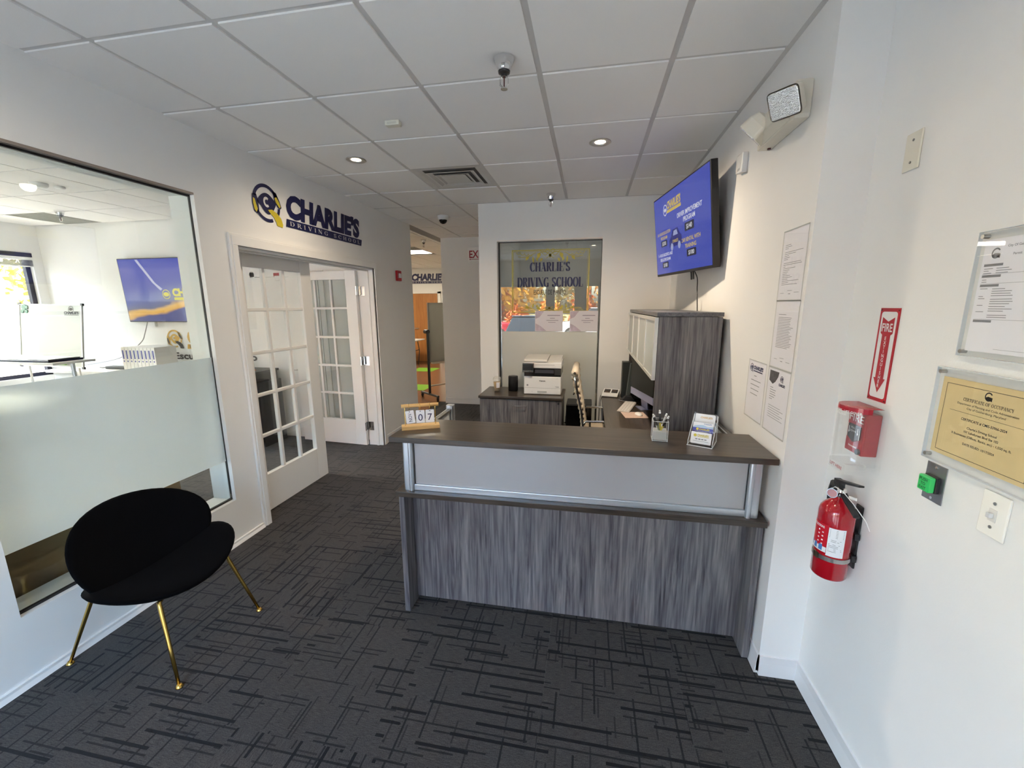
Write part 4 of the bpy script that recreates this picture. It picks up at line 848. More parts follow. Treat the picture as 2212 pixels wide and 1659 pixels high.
cards('front stack of white business cards with yellow heading', 0, 0, face_a)
cards('middle stack of business cards with blue band and car picture', 1, .004, face_b)
cards('rear stack of plain white business cards in the holder', 2, .004, face_c)
# ------------------------------------------------------------------ things on the right-hand desk
DZ = .745
km = thing('computer_keyboard', 'pale slim keyboard lying on the brown desk', 'keyboard', (1.262, 2.335, DZ), R(-105), local=True)
MB().box(-.21, .21, -.057, .057, .001, .010).build('tray', pm('keyboard_silver', (0.62, 0.56, 0.52), .35, .3), km, bevel=.002)
for i in range(4):
    for j in range(13): MB().box(-.203+j*.0312, -.203+j*.0312+.027, -.050+i*.025, -.050+i*.025+.021, .010, .0125).build('key', pm('key_white', (0.70, 0.66, 0.62), .5), km)
mp_ = thing('mouse_pad', 'pale pink mouse pad lying on the brown desk', 'mouse pad', (1.30, 2.05, DZ), R(8), local=True)
MB().prism(rrect(-.10, .10, -.10, .10, .008), lambda a, b, d: Vector((a, b, d)), .0005, .0035).build('pad', pm('pink_beige_pad', lin('c9aea0'), .7, noise=.04), mp_)
ms = thing('computer_mouse', 'white low computer mouse on the pink pad', 'mouse', (1.335, 2.055, DZ+.0035), R(-80), local=True)
me = MB()
me.lathe([(.030, 0), (.031, .006), (.027, .014), (.017, .020), (0, .022)], (0, 0, 0), n=24)
o = me.build('shell', pm('mouse_white', (0.8, 0.77, 0.74), .3), ms, smooth=True); o.scale = (1.75, 1.0, 1.0)
im = thing('all_in_one_computer', 'thin desktop computer with black screen and lavender chin under the hutch', 'computer', (1.37, 2.31, DZ))
SCR = pm('black_screen', (0.008, 0.008, 0.010), .08, noise=.02); LAV = pm('lavender_chin', lin('b4b6d4'), .35, noise=.02)
fim = frame((1.310, 2.575, 0), (.248, -.969, 0), (0, 0, 1))
MB().slab(.0, .548, .906, 1.205, -.0115, 0, fim).build('screen', SCR, im, bevel=.002)
MB().slab(.0, .548, .838, .905, -.0115, 0, fim).build('chin', LAV, im, bevel=.002)
MB().hexa([fim(.20, .752, -.04), fim(.35, .752, -.04), fim(.35, .752, -.048), fim(.20, .752, -.048), fim(.20, .98, -.012), fim(.35, .98, -.012), fim(.35, .98, -.02), fim(.20, .98, -.02)]).build('stand', pm('lavender_metal', lin('a3a6c4'), .35, .4), im)
MB().slab(.20, .35, .7455, .752, -.10, .02, fim).build('foot', pm('lavender_metal', lin('a3a6c4'), .35, .4), im)
tw = thing('computer_tower', 'black computer tower standing at the far end of the desk', 'computer', (1.36, 2.80, DZ))
MB().prism([(2.725, .746), (2.865, .746), (2.865, 1.10), (2.84, 1.125), (2.725, 1.125)], lambda a, b, d: Vector((d, a, b)), 1.235, 1.41).build('case', pm('tower_black', (0.016, 0.020, 0.020), .45, noise=.05), tw, bevel=.002)
MB().box(1.30, 1.385, 2.723, 2.725, .80, 1.08).build('front_grille', pm('tower_grille', (0.03, 0.034, 0.034), .6, noise=.3, nscale=400), tw)
mn = thing('monitor_back', 'thin grey monitor edge leaning beside the black tower', 'monitor', (1.30, 2.64, DZ))
MB().hexa([(1.275, 2.605, .80), (1.315, 2.625, .80), (1.31, 2.675, .80), (1.27, 2.655, .80), (1.305, 2.605, 1.13), (1.335, 2.625, 1.13), (1.33, 2.675, 1.13), (1.30, 2.655, 1.13)]).build('panel', pm('smoky_grey_panel', (0.10, 0.12, 0.12), .3, noise=.05), mn, bevel=.003)
MB().cyl((1.318, 2.616, 1.115), (1.313, 2.606, 1.116), .008, n=12).build('camera_lens', BLACKP, mn)
MB().hexa([(1.23, 2.60, .7455), (1.37, 2.60, .7455), (1.37, 2.70, .7455), (1.23, 2.70, .7455), (1.275, 2.605, .80), (1.325, 2.605, .80), (1.325, 2.675, .80), (1.275, 2.675, .80)]).build('foot', BLACKP, mn, bevel=.004)
ph = thing('desk_terminal', 'white desk phone with two dark displays at the desk edge', 'telephone', (1.13, 2.83, DZ), R(-12), local=True)
MB().hexa([(-.085, -.085, .004), (.085, -.085, .004), (.085, .085, .004), (-.085, .085, .004), (-.085, -.085, .020), (.085, -.085, .020), (.085, .085, .062), (-.085, .085, .062)]).build('body', WHITEP, ph, bevel=.006)
fph = frame((0, 0, .041), (1, 0, 0), (0, .97, .24))
MB().rect(-.070, -.006, -.02, .066, fph, .0012).rect(.008, .072, -.02, .066, fph, .0012).build('displays', SCR, ph)
MB().rect(-.06, -.03, .0, .004, fph, .0018).rect(.02, .05, .03, .034, fph, .0018).build('indicator', pm('amber_led', lin('a05a20'), .4), ph)
def cable(name, label, pts, r=.0028, mat=None, n=24):
    P = [Vector(p) for p in pts]; out = []
    for i in range(len(P)-1):
        p0, p1, p2, p3 = P[max(i-1, 0)], P[i], P[i+1], P[min(i+2, len(P)-1)]
        for k in range(6):
            t = k/6; out.append(.5*((2*p1)+(-p0+p2)*t+(2*p0-5*p1+4*p2-p3)*t*t+(-p0+3*p1-3*p2+p3)*t**3))
    out.append(P[-1])
    return prop(MB().tube(out, r, n=6).build(name, mat or BLACKP, smooth=True), label, 'cable')
cable('cable', 'black cables hanging off the desk edge by the phone', [(1.06, 2.84, .752), (1.032, 2.83, .75), (1.018, 2.82, .70), (1.012, 2.80, .60), (1.01, 2.80, .46)])
cable('cable', 'black cable looping down behind the task chair arm', [(1.06, 2.72, .752), (1.030, 2.70, .748), (1.020, 2.69, .66), (1.015, 2.69, .56), (1.012, 2.69, .42)])
cable('cable', 'grey cable lying across the desk under the terminal', [(1.20, 2.76, .75), (1.24, 2.70, .749), (1.20, 2.62, .749), (1.26, 2.58, .749), (1.34, 2.56, .749)], mat=pm('grey_cable', (.3, .3, .3), .5))
# ------------------------------------------------------------------ wall lettering on the left wall
lg = thing('wall_logo_sign', 'navy and yellow driving school logo lettered above the french doors', 'sign', (LX, 1.95, 2.33))
emblem(FLEFT, .004, 1.362, 2.482, .138, lg, NAVY, YELLOW, OFFWHITE)
wordmark(FLEFT, .004, 1.565, 2.345, 1.15, .265, lg, NAVY, NAVY, OFFWHITE)
# ------------------------------------------------------------------ fire strobes
def strobe(label, fr, a, b):
    o = thing('fire_strobe', label, 'fire alarm', fr(a, b, 0))
    MB().prism(rrect(a-.058, a+.058, b-.065, b+.065, .008), fr, 0.0005, .030).build('housing', REDP, o, bevel=.003)
    MB().prism(rrect(a-.030, a+.042, b-.028, b+.030, .006), fr, .030, .050).build('lens', pm('strobe_lens', (0.75, 0.73, 0.72), .12, noise=.03), o, bevel=.006)
    m = MB(); text(m, 'FIRE', a-.046, b+.028, lambda p, q, d=0.0: fr(a-.040-(q-b-.028), b+.028-(p-a+.046), d), .031, h=.012, w=.06, bold=.04); m.build('lettering', OFFWHITE, o)
strobe('red fire strobe on the left wall past the french doors', FLEFT, 3.545, 2.085)
strobe('red fire strobe on the office wall seen through door panes', fback(3.069), -2.945, 2.045)
# ------------------------------------------------------------------ exit sign in the corridor
ex = thing('exit_sign', 'white exit sign with red letters at the corridor end', 'sign', (-.96, CY, 2.40))
fe = fback(CY)
MB().slab(-1.115, -.80, 2.405, 2.635, .0005, .025, fe).build('plate', pm('exit_plate_white', (.88, .87, .86), .4), ex, bevel=.003)
m = MB(); text(m, 'EXIT', -1.088, 2.470, fe, .0262, h=.115, w=.265, bold=.02)
m.rect(-1.07, -.83, 2.443, 2.451, fe, .0262); m.flat([(-1.092, 2.447), (-1.066, 2.458), (-1.066, 2.436)], fe, .0262); m.build('lettering', pm('exit_red', lin('9a1c2c'), .5), ex)
# ------------------------------------------------------------------ television on the right wall
def tv(name, label, TL, TR, BR, BL, depth, mount=None, group=None):
    TL, TR, BR, BL = map(Vector, (TL, TR, BR, BL)); c = (TL+TR+BR+BL)/4
    o = thing(name, label, 'television', c, group=group)
    r = (TR-TL).normalized(); up0 = ((TL-BL)+(TR-BR))/2; up = (up0-r*up0.dot(r)).normalized(); w = ((TR-TL).length+(BR-BL).length)/2; h = up0.length
    fr = frame(c, r, up)
    MB().slab(-w/2, w/2, -h/2, h/2, -depth, 0, fr).build('housing', BLACKP, o, bevel=.003)
    MB().slab(-w*.36, w*.36, -h*.40, h*.10, -depth-.03, -depth, fr).build('rear_cover', BLACKP, o, bevel=.006)
    return o, fr, w, h
def emit(name, col, s, rough=.25):
    return pm(name, (0.01, 0.01, 0.012), rough, emis=col, estr=s, noise=.02)
SBLUE = emit('screen_blue', lin('3a48a4'), .30, .14); SYEL = emit('screen_yellow', lin('b39c48'), .34); SWHT = emit('screen_white', lin('c0c0c8'), .32); SDRK = emit('screen_dark', lin('141a34'), .25)
q = [(1.395, 2.381, 2.579), (1.566, 1.284, 2.565), (1.648, 1.243, 1.934), (1.477, 2.340, 1.948)]
t1, ft, tw_, th_ = tv('television', 'wall television showing blue price list, tilted down above the hutch', *q, .045)
MB().rect(-tw_/2+.010, tw_/2-.010, -th_/2+.018, th_/2-.010, ft, .0012).build('screen', SBLUE, t1)
def scr(txts, mat, parent, fr, name='screen_text', d=.0022):
    for (s, x, y, w, h) in txts:
        m = MB(); text(m, s, x, y, fr, d, w=w, h=h, align='c', bold=.02); m.build(name, mat, parent)
W, Hh = tw_/2, th_/2
emb = (-.50*W, .62*Hh)
m = MB(); arc_band(m, -.50*W, .60*Hh, .036, .044, 0, 360, ft, .0022); m.flat(circ(-.50*W, .60*Hh, .024, .014), ft, .0022); m.build('screen_emblem', SWHT, t1)
m = MB(); text(m, "CHARLIE'S", -.42*W, .60*Hh, ft, .0022, w=.52*W, h=.17*Hh, bold=.05, shear=.1); m.rect(-.43*W, .11*W, .50*Hh, .57*Hh, ft, .0022); m.build('screen_wordmark', SYEL, t1)
scr([('36 - HOUR EDUCATION', -.60*W, .04*Hh, .56*W, .075*Hh), ('PROGRAM', -.60*W, -.08*Hh, .28*W, .075*Hh), ('CAR RENTAL WITH', .38*W, -.32*Hh, .62*W, .085*Hh), ('TRAINING', .38*W, -.46*Hh, .36*W, .085*Hh)], SYEL, t1, ft)
scr([('DRIVER IMPROVEMENT', .36*W, .27*Hh, .80*W, .10*Hh), ('PROGRAM', .36*W, .13*Hh, .38*W, .10*Hh), ('3 - HOUR ALCOHOL AND', -.58*W, -.50*Hh, .62*W, .075*Hh), ('DRUG PROGRAM', -.58*W, -.62*Hh, .44*W, .075*Hh)], SWHT, t1, ft)
for (x, y, wv, hv) in ((-.60*W, -.26*Hh, .26*W, .15*Hh), (.36*W, -.10*Hh, .30*W, .18*Hh), (-.58*W, -.80*Hh, .26*W, .15*Hh), (.40*W, -.66*Hh, .30*W, .16*Hh)): MB().flat(rrect(x-wv/2, x+wv/2, y, y+hv, .008), ft, .0020).build('price_box', SDRK, t1)
scr([('$330', -.60*W, -.225*Hh, .16*W, .09*Hh), ('$140', .36*W, -.055*Hh, .18*W, .10*Hh), ('$100', -.58*W, -.77*Hh, .16*W, .09*Hh), ('$100', .40*W, -.62*Hh, .18*W, .09*Hh)], SWHT, t1, ft, 'price', .0028)
cx, cy = -.14*W, -.24*Hh
m = MB(); m.flat([(cx-.13, cy-.03), (cx-.13, cy+.02), (cx-.09, cy+.045), (cx-.05, cy+.095), (cx+.05, cy+.10), (cx+.10, cy+.05), (cx+.13, cy+.035), (cx+.135, cy-.03)], ft, .0022); m.build('screen_car', emit('screen_car_blue', lin('16206e'), .3), t1)
m = MB(); m.flat(circ(cx-.075, cy-.03, .028), ft, .0027); m.flat(circ(cx+.08, cy-.03, .028), ft, .0027); m.flat([(cx-.045, cy+.05), (cx-.03, cy+.085), (cx+.035, cy+.088), (cx+.06, cy+.05)], ft, .0027); m.build('screen_car_details', emit('screen_car_grey', lin('8d94b8'), .3), t1)
scr([("CHARLIE'S", cx, cy-.002, .12, .022)], SYEL, t1, ft, 'screen_car_lettering', .0030)
# bracket: wall plate, arms and two pull cords
wp = MB().box(1.690, 1.7095, 1.66, 1.98, 2.10, 2.38).build('wall_plate', BLACKP, t1)
for a in (.14, -.14): MB().slab(a-.018, a+.018, -.20, .22, -.075-.028, -.075, ft).build('bracket_rail', BLACKP, t1)
MB().box(1.652, 1.700, 1.440, 1.476, 2.09, 2.275).build('bracket_hook', BLACKP, t1)
MB().hexa([ft(-.16, -.03, -.10), ft(.16, -.03, -.10), Vector((1.692, 1.68, 2.20)), Vector((1.692, 1.96, 2.20)), ft(-.16, .05, -.10), ft(.16, .05, -.10), Vector((1.692, 1.68, 2.27)), Vector((1.692, 1.96, 2.27))]).build('bracket_arm', BLACKP, t1)
for y in (1.70, 1.64): MB().tube([(1.60, y, 1.975), (1.61, y+.01, 1.93), (1.612, y, 1.885)], .006).build('pull_cord', BLACKP, t1)
cable('cable', 'black power cable hanging from the television to the hutch', [(1.62, 1.72, 1.97), (1.66, 1.74, 1.90), (1.675, 1.78, 1.82), (1.672, 1.74, 1.74), (1.69, 1.79, 1.66), (1.695, 1.80, 1.60)], r=.0035)
# ------------------------------------------------------------------ emergency light, detector strip, blank plate
em = thing('emergency_light', 'cream twin-head emergency light high on the right wall', 'emergency light', (RX, .54, 2.42))
MB().prism([(-.73, 2.425), (-.36, 2.425), (-.355, 2.44), (-.355, 2.555), (-.36, 2.565), (-.71, 2.565), (-.735, 2.54)], FRIGHT, .0005, .06).build('body', CREAMP, em, bevel=.006)
MB().hexa([(RX-.06, .39, 2.43), (RX-.06, .70, 2.43), (RX-.09, .68, 2.46), (RX-.09, .40, 2.46), (RX-.06, .39, 2.56), (RX-.06, .70, 2.56), (RX-.09, .68, 2.53), (RX-.09, .40, 2.53)]).build('front_cover', CREAMP, em, bevel=.004)
m = MB().cyl((RX-.02, .69, 2.424), (RX-.02, .69, 2.419), .008, n=10); m.build('status_lamp', pm('dark_red_lamp', lin('4a0c10'), .3), em)
LENS = pm('prismatic_lens', (0.88, 0.87, 0.85), .14, .8, spec=.8, bump=1.0, bscale=260, noise=.12, nscale=90)
def head(c, d, up, s, dep):
    d = Vector(d).normalized(); up = Vector(up); up = (up-d*up.dot(d)).normalized(); r = up.cross(d); c = Vector(c)
    fr = lambda a, b, e=0.0: c+r*a+up*b+d*e
    a = MB(); n = 20; prof = [(.45, -dep), (.72, -dep*.9), (.92, -dep*.55), (1.0, -.004), (1.0, .004)]
    ring = [(rrect(-s*k, s*k, -s*k*.92, s*k*.92, s*.28*k), e) for k, e in prof]
    vs = []; fs = []; L_ = len(ring[0][0])
    for pl, e in ring: vs += [fr(x, y, e) for x, y in pl]
    for k in range(len(ring)-1):
        for i in range(L_): j = (i+1) % L_; fs.append((k*L_+i, k*L_+j, (k+1)*L_+j, (k+1)*L_+i))
    fs.append(tuple(range(L_))[::-1]); a.add(vs, fs)
    h = a.build('lamp_head', CREAMP, em, smooth=False)
    MB().prism(rrect(-s*.93, s*.93, -s*.85, s*.85, s*.25), fr, .001, .008).build('lens', LENS, h, bevel=.003)
    rb = MB()
    for k in range(9): rb.slab(-s*.88, s*.88, -s*.78+k*s*.19, -s*.78+k*s*.19+.003, .008, .0095, fr)
    rb.build('lens_ribs', LENS, h)
head((1.600, .325, 2.468), (-.63, -.57, -.53), (0, 0, 1), .058, .070)
head((1.590, .640, 2.470), (-.60, .40, -.66), (0, 0, 1), .056, .085)
MB().cyl((1.65, .46, 2.50), (1.63, .37, 2.49), .020, n=12).cyl((1.65, .60, 2.52), (1.63, .62, 2.50), .020, n=12).build('swivel', CREAMP, em)
ds = thing('motion_sensor', 'small white sensor box on the right wall below the emergency light', 'sensor', (RX, 1.085, 2.43))
MB().prism([(-1.13, 2.435), (-1.03, 2.420), (-1.03, 2.525), (-1.13, 2.530)], FRIGHT, .0005, .03).build('housing', WHITEP, ds, bevel=.004)
MB().slab(-1.095, -1.06, 2.44, 2.452, .03, .0312, FRIGHT).build('lens_strip', pm('sensor_lens', (.66, .66, .66), .2), ds)
bp_ = thing('blank_wall_plate', 'blank cream cover plate with two screws high on the front right wall', 'wall plate', (RX2, .018, 2.12))
MB().slab(-.016-.035+.018-.018+.0, .0, 0, 0, 0, 0, FRIGHT2) if False else None
y0 = .211
def FS(a, b, d=0.0): return FRIGHT2(a-y0, b, d)     # a measured along the wall from the pillar
MB().slab(.158, .226, 2.121, 2.235, .0005, .006, FS).build('plate', CREAMP, bp_, bevel=.003)
for z in (2.145, 2.211): MB().cyl(FS(.192, z, .006), FS(.192, z, .0075), .004, n=10).build('screw', pm('screw_grey', (.25, .24, .22), .4, .6), bp_)
# ------------------------------------------------------------------ notices on the right wall
rngp = random.Random(5)
SLEEVE = glass_mat('clear_sleeve', (0.99, 0.99, 0.99), .02, graze=.10)
def notice(label, y_hi, z_lo, kind, tilt=0.0):
    a0, a1, b0, b1 = -y_hi, -y_hi+.207, z_lo, z_lo+.284
    o = thing('notice', label, 'notice', FRIGHT((a0+a1)/2, b0, 0), group='paper notices on the right wall')
    MB().slab(a0, a1, b0, b1, .0005, .0012, FRIGHT).build('sheet', PAPER, o)
    MB().slab(a0-.006, a1+.006, b0-.006, b1+.006, .0016, .0022, FRIGHT).build('sleeve', SLEEVE, o)
    sm = MB()
    for (p, q_, r_, s_) in ((a0-.006, a1+.006, b0-.006, b0-.003), (a0-.006, a1+.006, b1+.003, b1+.006), (a0-.006, a0-.003, b0-.006, b1+.006), (a1+.003, a1+.006, b0-.006, b1+.006)): sm.rect(p, q_, r_, s_, FRIGHT, .0024)
    sm.build('sleeve_seam', pm('sleeve_seam_grey', (.45, .46, .45), .4), o)
    m = MB(); D = .0014
    if kind == 'list':
        z = b1-.055
        for L_ in (.05, .06, .03, .0, .16, .10, .04, .05, .035, .0, .15, .16, .02, .11, .06, .05, .04, .07, .09, .05, .15, .06, .14):
            if L_: m.rect(a0+.022, a0+.022+L_, z-.0018, z, FRIGHT, D)
            z -= .0075
        m.rect(a0+.02, a0+.055, b0+.026, b0+.0275, FRIGHT, D); m.rect(a0+.085, a0+.125, b0+.036, b0+.0375, FRIGHT, D); m.rect(a0+.095, a0+.115, b0+.022, b0+.0245, FRIGHT, D); m.rect(a0+.145, a0+.185, b0+.028, b0+.0295, FRIGHT, D)
    elif kind == 'letter':
        m.rect(a0+.03, a0+.10, b1-.055, b1-.053, FRIGHT, D); lines(m, a0+.03, a0+.175, b1-.066, .0068, 20, FRIGHT, D, rngp, ragged=.25)
        m.rect(a0+.03, a0+.06, b0+.034, b0+.0355, FRIGHT, D); m.rect(a0+.085, a0+.125, b0+.042, b0+.0435, FRIGHT, D); m.rect(a0+.095, a0+.115, b0+.028, b0+.0305, FRIGHT, D); m.rect(a0+.145, a0+.18, b0+.030, b0+.0315, FRIGHT, D)
    elif kind == 'price':
        for k, (x, L_) in enumerate(((.075, .03), (.04, .12), (.04, .11), (.045, .10), (.045, .09))): m.rect(a0+x, a0+x+L_, b1-.072-k*.023, b1-.069-k*.023, FRIGHT, D)
    else:
        for k in range(6): m.rect(a0+.030, a0+.030+(.03, .06, .055, .06, .05, .03)[k], b1-.085-k*.0105, b1-.0825-k*.0105, FRIGHT, D)
        lines(m, a0+.030, a0+.185, b1-.165, .0105, 6, FRIGHT, D, rngp, ragged=.3)
    m.build('print', GREYINK, o)
    if kind == 'price':
        emblem(FRIGHT, D, a0+.036, b1-.032, .020, o, NAVY, GREYINK, PAPER); m = MB(); text(m, "CHARLIE'S", a0+.060, b1-.038, FRIGHT, D, w=.115, h=.018, bold=.06, shear=.1); m.rect(a0+.062, a0+.17, b1-.049, b1-.044, FRIGHT, D); m.build('heading', NAVY, o)
    if kind == 'flyer':
        MB().flat([(a0+.012, b1-.008), (a0+.105, b1-.008), (a0+.098, b1-.03), (a0+.075, b1-.055), (a0+.05, b1-.068), (a0+.012, b1-.055)], FRIGHT, D).build('photo_print', pm('dark_photo_print', (.12, .11, .11), .5, noise=.8, nscale=40), o)
        emblem(FRIGHT, D, a0+.135, b1-.034, .014, o, NAVY, GREYINK, PAPER); m = MB(); text(m, "CHARLIE'S", a0+.110, b1-.066, FRIGHT, D, w=.06, h=.011, bold=.06); m.build('heading', NAVY, o)
notice('top sleeved notice on the right wall, a long list', .461, 1.724, 'list')
notice('second sleeved notice down, a full-page letter', .459, 1.430, 'letter')
notice('lower left sleeved notice with navy logo heading', .702, 1.138, 'price')
notice('lower right sleeved flyer with a dark photo at its corner', .461, 1.134, 'flyer')
# ------------------------------------------------------------------ fire extinguisher sign
fs = thing('fire_extinguisher_sign', 'tall red and white fire extinguisher arrow sign', 'sign', FS(.21, 1.372, 0))
SRED = pm('sign_red', lin('b01226'), .4, noise=.02); SWHI = pm('sign_white', (.78, .77, .76), .4)
MB().slab(.163, .256, 1.372, 1.690, .0005, .0025, FS).build('plate', SRED, fs)
MB().prism(rrect(.172, .247, 1.384, 1.678, .010), FS, .0025, .0029).build('field', SWHI, fs)
ar = MB(); c = .2095
ar.flat([(c-.029, 1.660), (c, 1.645), (c+.029, 1.660), (c+.029, 1.606), (c+.020, 1.600), (c+.020, 1.452), (c+.029, 1.452), (c, 1.402), (c-.029, 1.452), (c-.020, 1.452), (c-.020, 1.600), (c-.029, 1.606)], FS, .0034); ar.build('arrow', SRED, fs)
m = MB(); text(m, 'FIRE', c, 1.612, FS, .0040, h=.027, w=.050, align='c', bold=.02)
for k, ch_ in enumerate('EXTINGUISHER'): text(m, ch_, c, 1.583-k*.0148, FS, .0040, h=.0118, align='c', bold=.02)
m.build('lettering', SWHI, fs)
for a, b in ((.1685, 1.683), (.2505, 1.683), (.1685, 1.379), (.2505, 1.379)): MB().cyl(FS(a, b, .0025), FS(a, b, .0035), .0028, n=8).build('screw', pm('screw_dark_red', lin('5a1018'), .4), fs)
# ------------------------------------------------------------------ fire alarm pull station under a clear cover
ps = thing('fire_alarm_pull_station', 'red fire alarm pull station under a clear lift cover', 'fire alarm', FS(.205, 1.12, 0))
c = .208
MB().slab(c-.046, c+.050, 1.180, 1.330, .0005, .050, FS).build('station', REDP, ps, bevel=.004)
MB().slab(c-.030, c+.034, 1.235, 1.282, .050, .055, FS).prism([(c-.030, 1.235), (c+.002, 1.220), (c+.034, 1.235)], FS, .050, .055).build('pull_bar', pm('pull_black', (.02, .02, .022), .3), ps)
m = MB(); text(m, 'FIRE', c+.002, 1.294, FS, .0512, h=.026, w=.078, align='c', bold=.0); text(m, 'PULL', c, 1.268, FS, .0562, h=.007, align='c'); text(m, 'DOWN', c, 1.256, FS, .0562, h=.007, align='c')
text(m, 'Honeywell', c, 1.200, FS, .0512, h=.007, w=.045, align='c', bold=.02)
for x in (c-.022, c+.026): m.rect(x-.0015, x+.0015, 1.255, 1.274, FS, .0562); m.flat([(x-.004, 1.256), (x+.004, 1.256), (x, 1.248)], FS, .0562)
m.rect(c-.032, c-.0305, 1.233, 1.284, FS, .0555); m.rect(c+.0345, c+.036, 1.233, 1.284, FS, .0555); m.build('lettering', SWHI, ps)
MB().cyl(FS(c+.035, 1.193, .050), FS(c+.035, 1.193, .057), .010, n=14).build('key_lock', BLACKP, ps)
COVER = glass_mat('clear_polycarbonate', (.985, .985, .985), .05, haze=.045, graze=.5)
MB().slab(c-.080, c+.080, 1.125, 1.372, .0005, .012, FS).build('backplate', ACRYL, ps, bevel=.003)
def sweep(z): return [(c+.070*math.sin(t), .012+.030+.058*math.cos(t)) for t in [math.pi*(-.5+k/14) for k in range(15)]]
cv = MB(); pr_ = [(c-.070, .012)]+[(c+.070*math.sin(t), .045+.058*math.cos(t)) for t in [math.pi*(-.5+k/14) for k in range(15)]]+[(c+.070, .012)]
n_ = len(pr_); vs = [FS(a, 1.148, d) for a, d in pr_]+[FS(a, 1.352, d) for a, d in pr_]
cv.add(vs, [(i, i+1, n_+i+1, n_+i) for i in range(n_-1)]+[tuple(range(n_, 2*n_))]); cv.build('cover', COVER, ps, smooth=False)
MB().add([FS(a, 1.335, d+.0008) for a, d in pr_[1:-1]]+[FS(a, 1.3535, d*.99+.0008) for a, d in pr_[1:-1]], [(i, i+1, n_-2+i+1, n_-2+i) for i in range(n_-3)]).add([FS(a, 1.3537, d) for a, d in pr_], [tuple(range(n_))]).build('cover_top', pm('cover_red_reflection', lin('a8142a'), .25), ps)  # clear cover top coloured red for the station's reflection in it
MB().slab(c-.045, c+.055, 1.112, 1.150, .030, .095, FS).build('lift_lip', COVER, ps, bevel=.003)
flp = lambda a, b, d=0.0: FS(a, b, .0965+d)
m = MB(); text(m, 'LIFT HERE', c+.004, 1.124, flp, 0, h=.011, w=.072, align='c', bold=.02); m.build('lip_lettering', pm('lip_red', lin('a05058'), .5), ps)
m = MB()
for k, s in enumerate(('IN CASE OF FIRE - LIFT COVER', 'PULL FIRE ALARM')):
    vs, fs_ = glyphs(s, .03); xm = max(v[0] for v in vs); sc = (.15 if k == 0 else .085)/xm
    def arcp(x, y): t = (x*sc-(.075 if k == 0 else .06))/.068; return FS(c+.0705*math.sin(t), 1.331-k*.011+y*sc*1.1, .0457+.0585*math.cos(t))
    m.add([arcp(x, y) for x, y in vs], fs_)
m.build('cover_lettering', SWHI, ps)
# ------------------------------------------------------------------ fire extinguisher in its bracket
fe_ = thing('fire_extinguisher', 'red fire extinguisher strapped to the right wall', 'fire extinguisher', (1.800, -.015, .70))
EXR = pm('extinguisher_red', lin('a50d1c'), .16, coat=.5, noise=.02)
ec = (1.800, -.015, .70); er = .0555
MB().lathe([(.045, 0), (er-.004, .003), (er, .010), (er, .255), (er-.004, .272), (er-.016, .288), (.026, .300), (.018, .306), (.018, .318)], ec, n=40).build('cylinder', EXR, fe_, smooth=True)
MB().lathe([(.020, .316), (.021, .320), (.021, .345), (.016, .350)], ec, n=20).cyl((ec[0], ec[1], ec[2]+.334), (ec[0]-.032, ec[1]-.012, ec[2]+.334), .012, n=12).build('valve', CHROME, fe_, smooth=True)
gd = Vector((-.72, -.69, .05)).normalized(); gc = Vector(ec)+Vector((-.025, -.012, .336))
MB().cyl(gc, gc+gd*.022, .017, n=20).build('gauge', CHROME, fe_, smooth=False); MB().cyl(gc+gd*.0222, gc+gd*.0230, .0145, n=20).build('gauge_face', pm('gauge_pink', lin('b98a8e'), .2), fe_)
def lever(z0, z1, name, w=.011):
    p0 = Vector((ec[0], ec[1]+.02, ec[2]+z0)); p1 = Vector((ec[0]+.004, ec[1]-.10, ec[2]+z1))
    MB().hexa([p0+Vector((-w, 0, -.005)), p0+Vector((w, 0, -.005)), p1+Vector((w*.8, 0, -.004)), p1+Vector((-w*.8, 0, -.004)), p0+Vector((-w, 0, .008)), p0+Vector((w, 0, .008)), p1+Vector((w*.8, 0, .003)), p1+Vector((-w*.8, 0, .003))]).build(name, BLACKP, fe_, bevel=.002)
lever(.366, .398, 'squeeze_lever'); lever(.352, .285, 'carry_handle', .012)
MB().box(ec[0]-.010, ec[0]+.010, ec[1]-.005, ec[1]+.028, ec[2]+.345, ec[2]+.375).build('lever_pivot', BLACKP, fe_)
MB().tube([(ec[0], ec[1]+.02, ec[2]+.335), (ec[0]+.005, ec[1]+.055, ec[2]+.345), (ec[0]+.008, ec[1]+.068, ec[2]+.31), (ec[0]+.010, ec[1]+.066, ec[2]+.18), (ec[0]+.010, ec[1]+.064, ec[2]+.06)], [.010, .011, .011, .010, .010], n=10).build('hose', BLACKP, fe_, smooth=True)
MB().tube([(ec[0]-.02, ec[1]-.01, ec[2]+.352), (ec[0]-.014, ec[1]-.04, ec[2]+.35), (ec[0]-.002, ec[1]-.085, ec[2]+.325), (ec[0]+.03, ec[1]-.105, ec[2]+.275), (ec[0]+.04, ec[1]-.115, ec[2]+.245)], .0013, n=6).build('seal_tie', WHITEP, fe_)
MB().hexa([(ec[0]-.004, ec[1]-.055, ec[2]+.333), (ec[0]-.001, ec[1]-.055, ec[2]+.333), (ec[0]-.001, ec[1]-.095, ec[2]+.343), (ec[0]-.004, ec[1]-.095, ec[2]+.343), (ec[0]-.004, ec[1]-.055, ec[2]+.343), (ec[0]-.001, ec[1]-.055, ec[2]+.343), (ec[0]-.001, ec[1]-.095, ec[2]+.353), (ec[0]-.004, ec[1]-.095, ec[2]+.353)]).build('pin_tag', WHITEP, fe_)
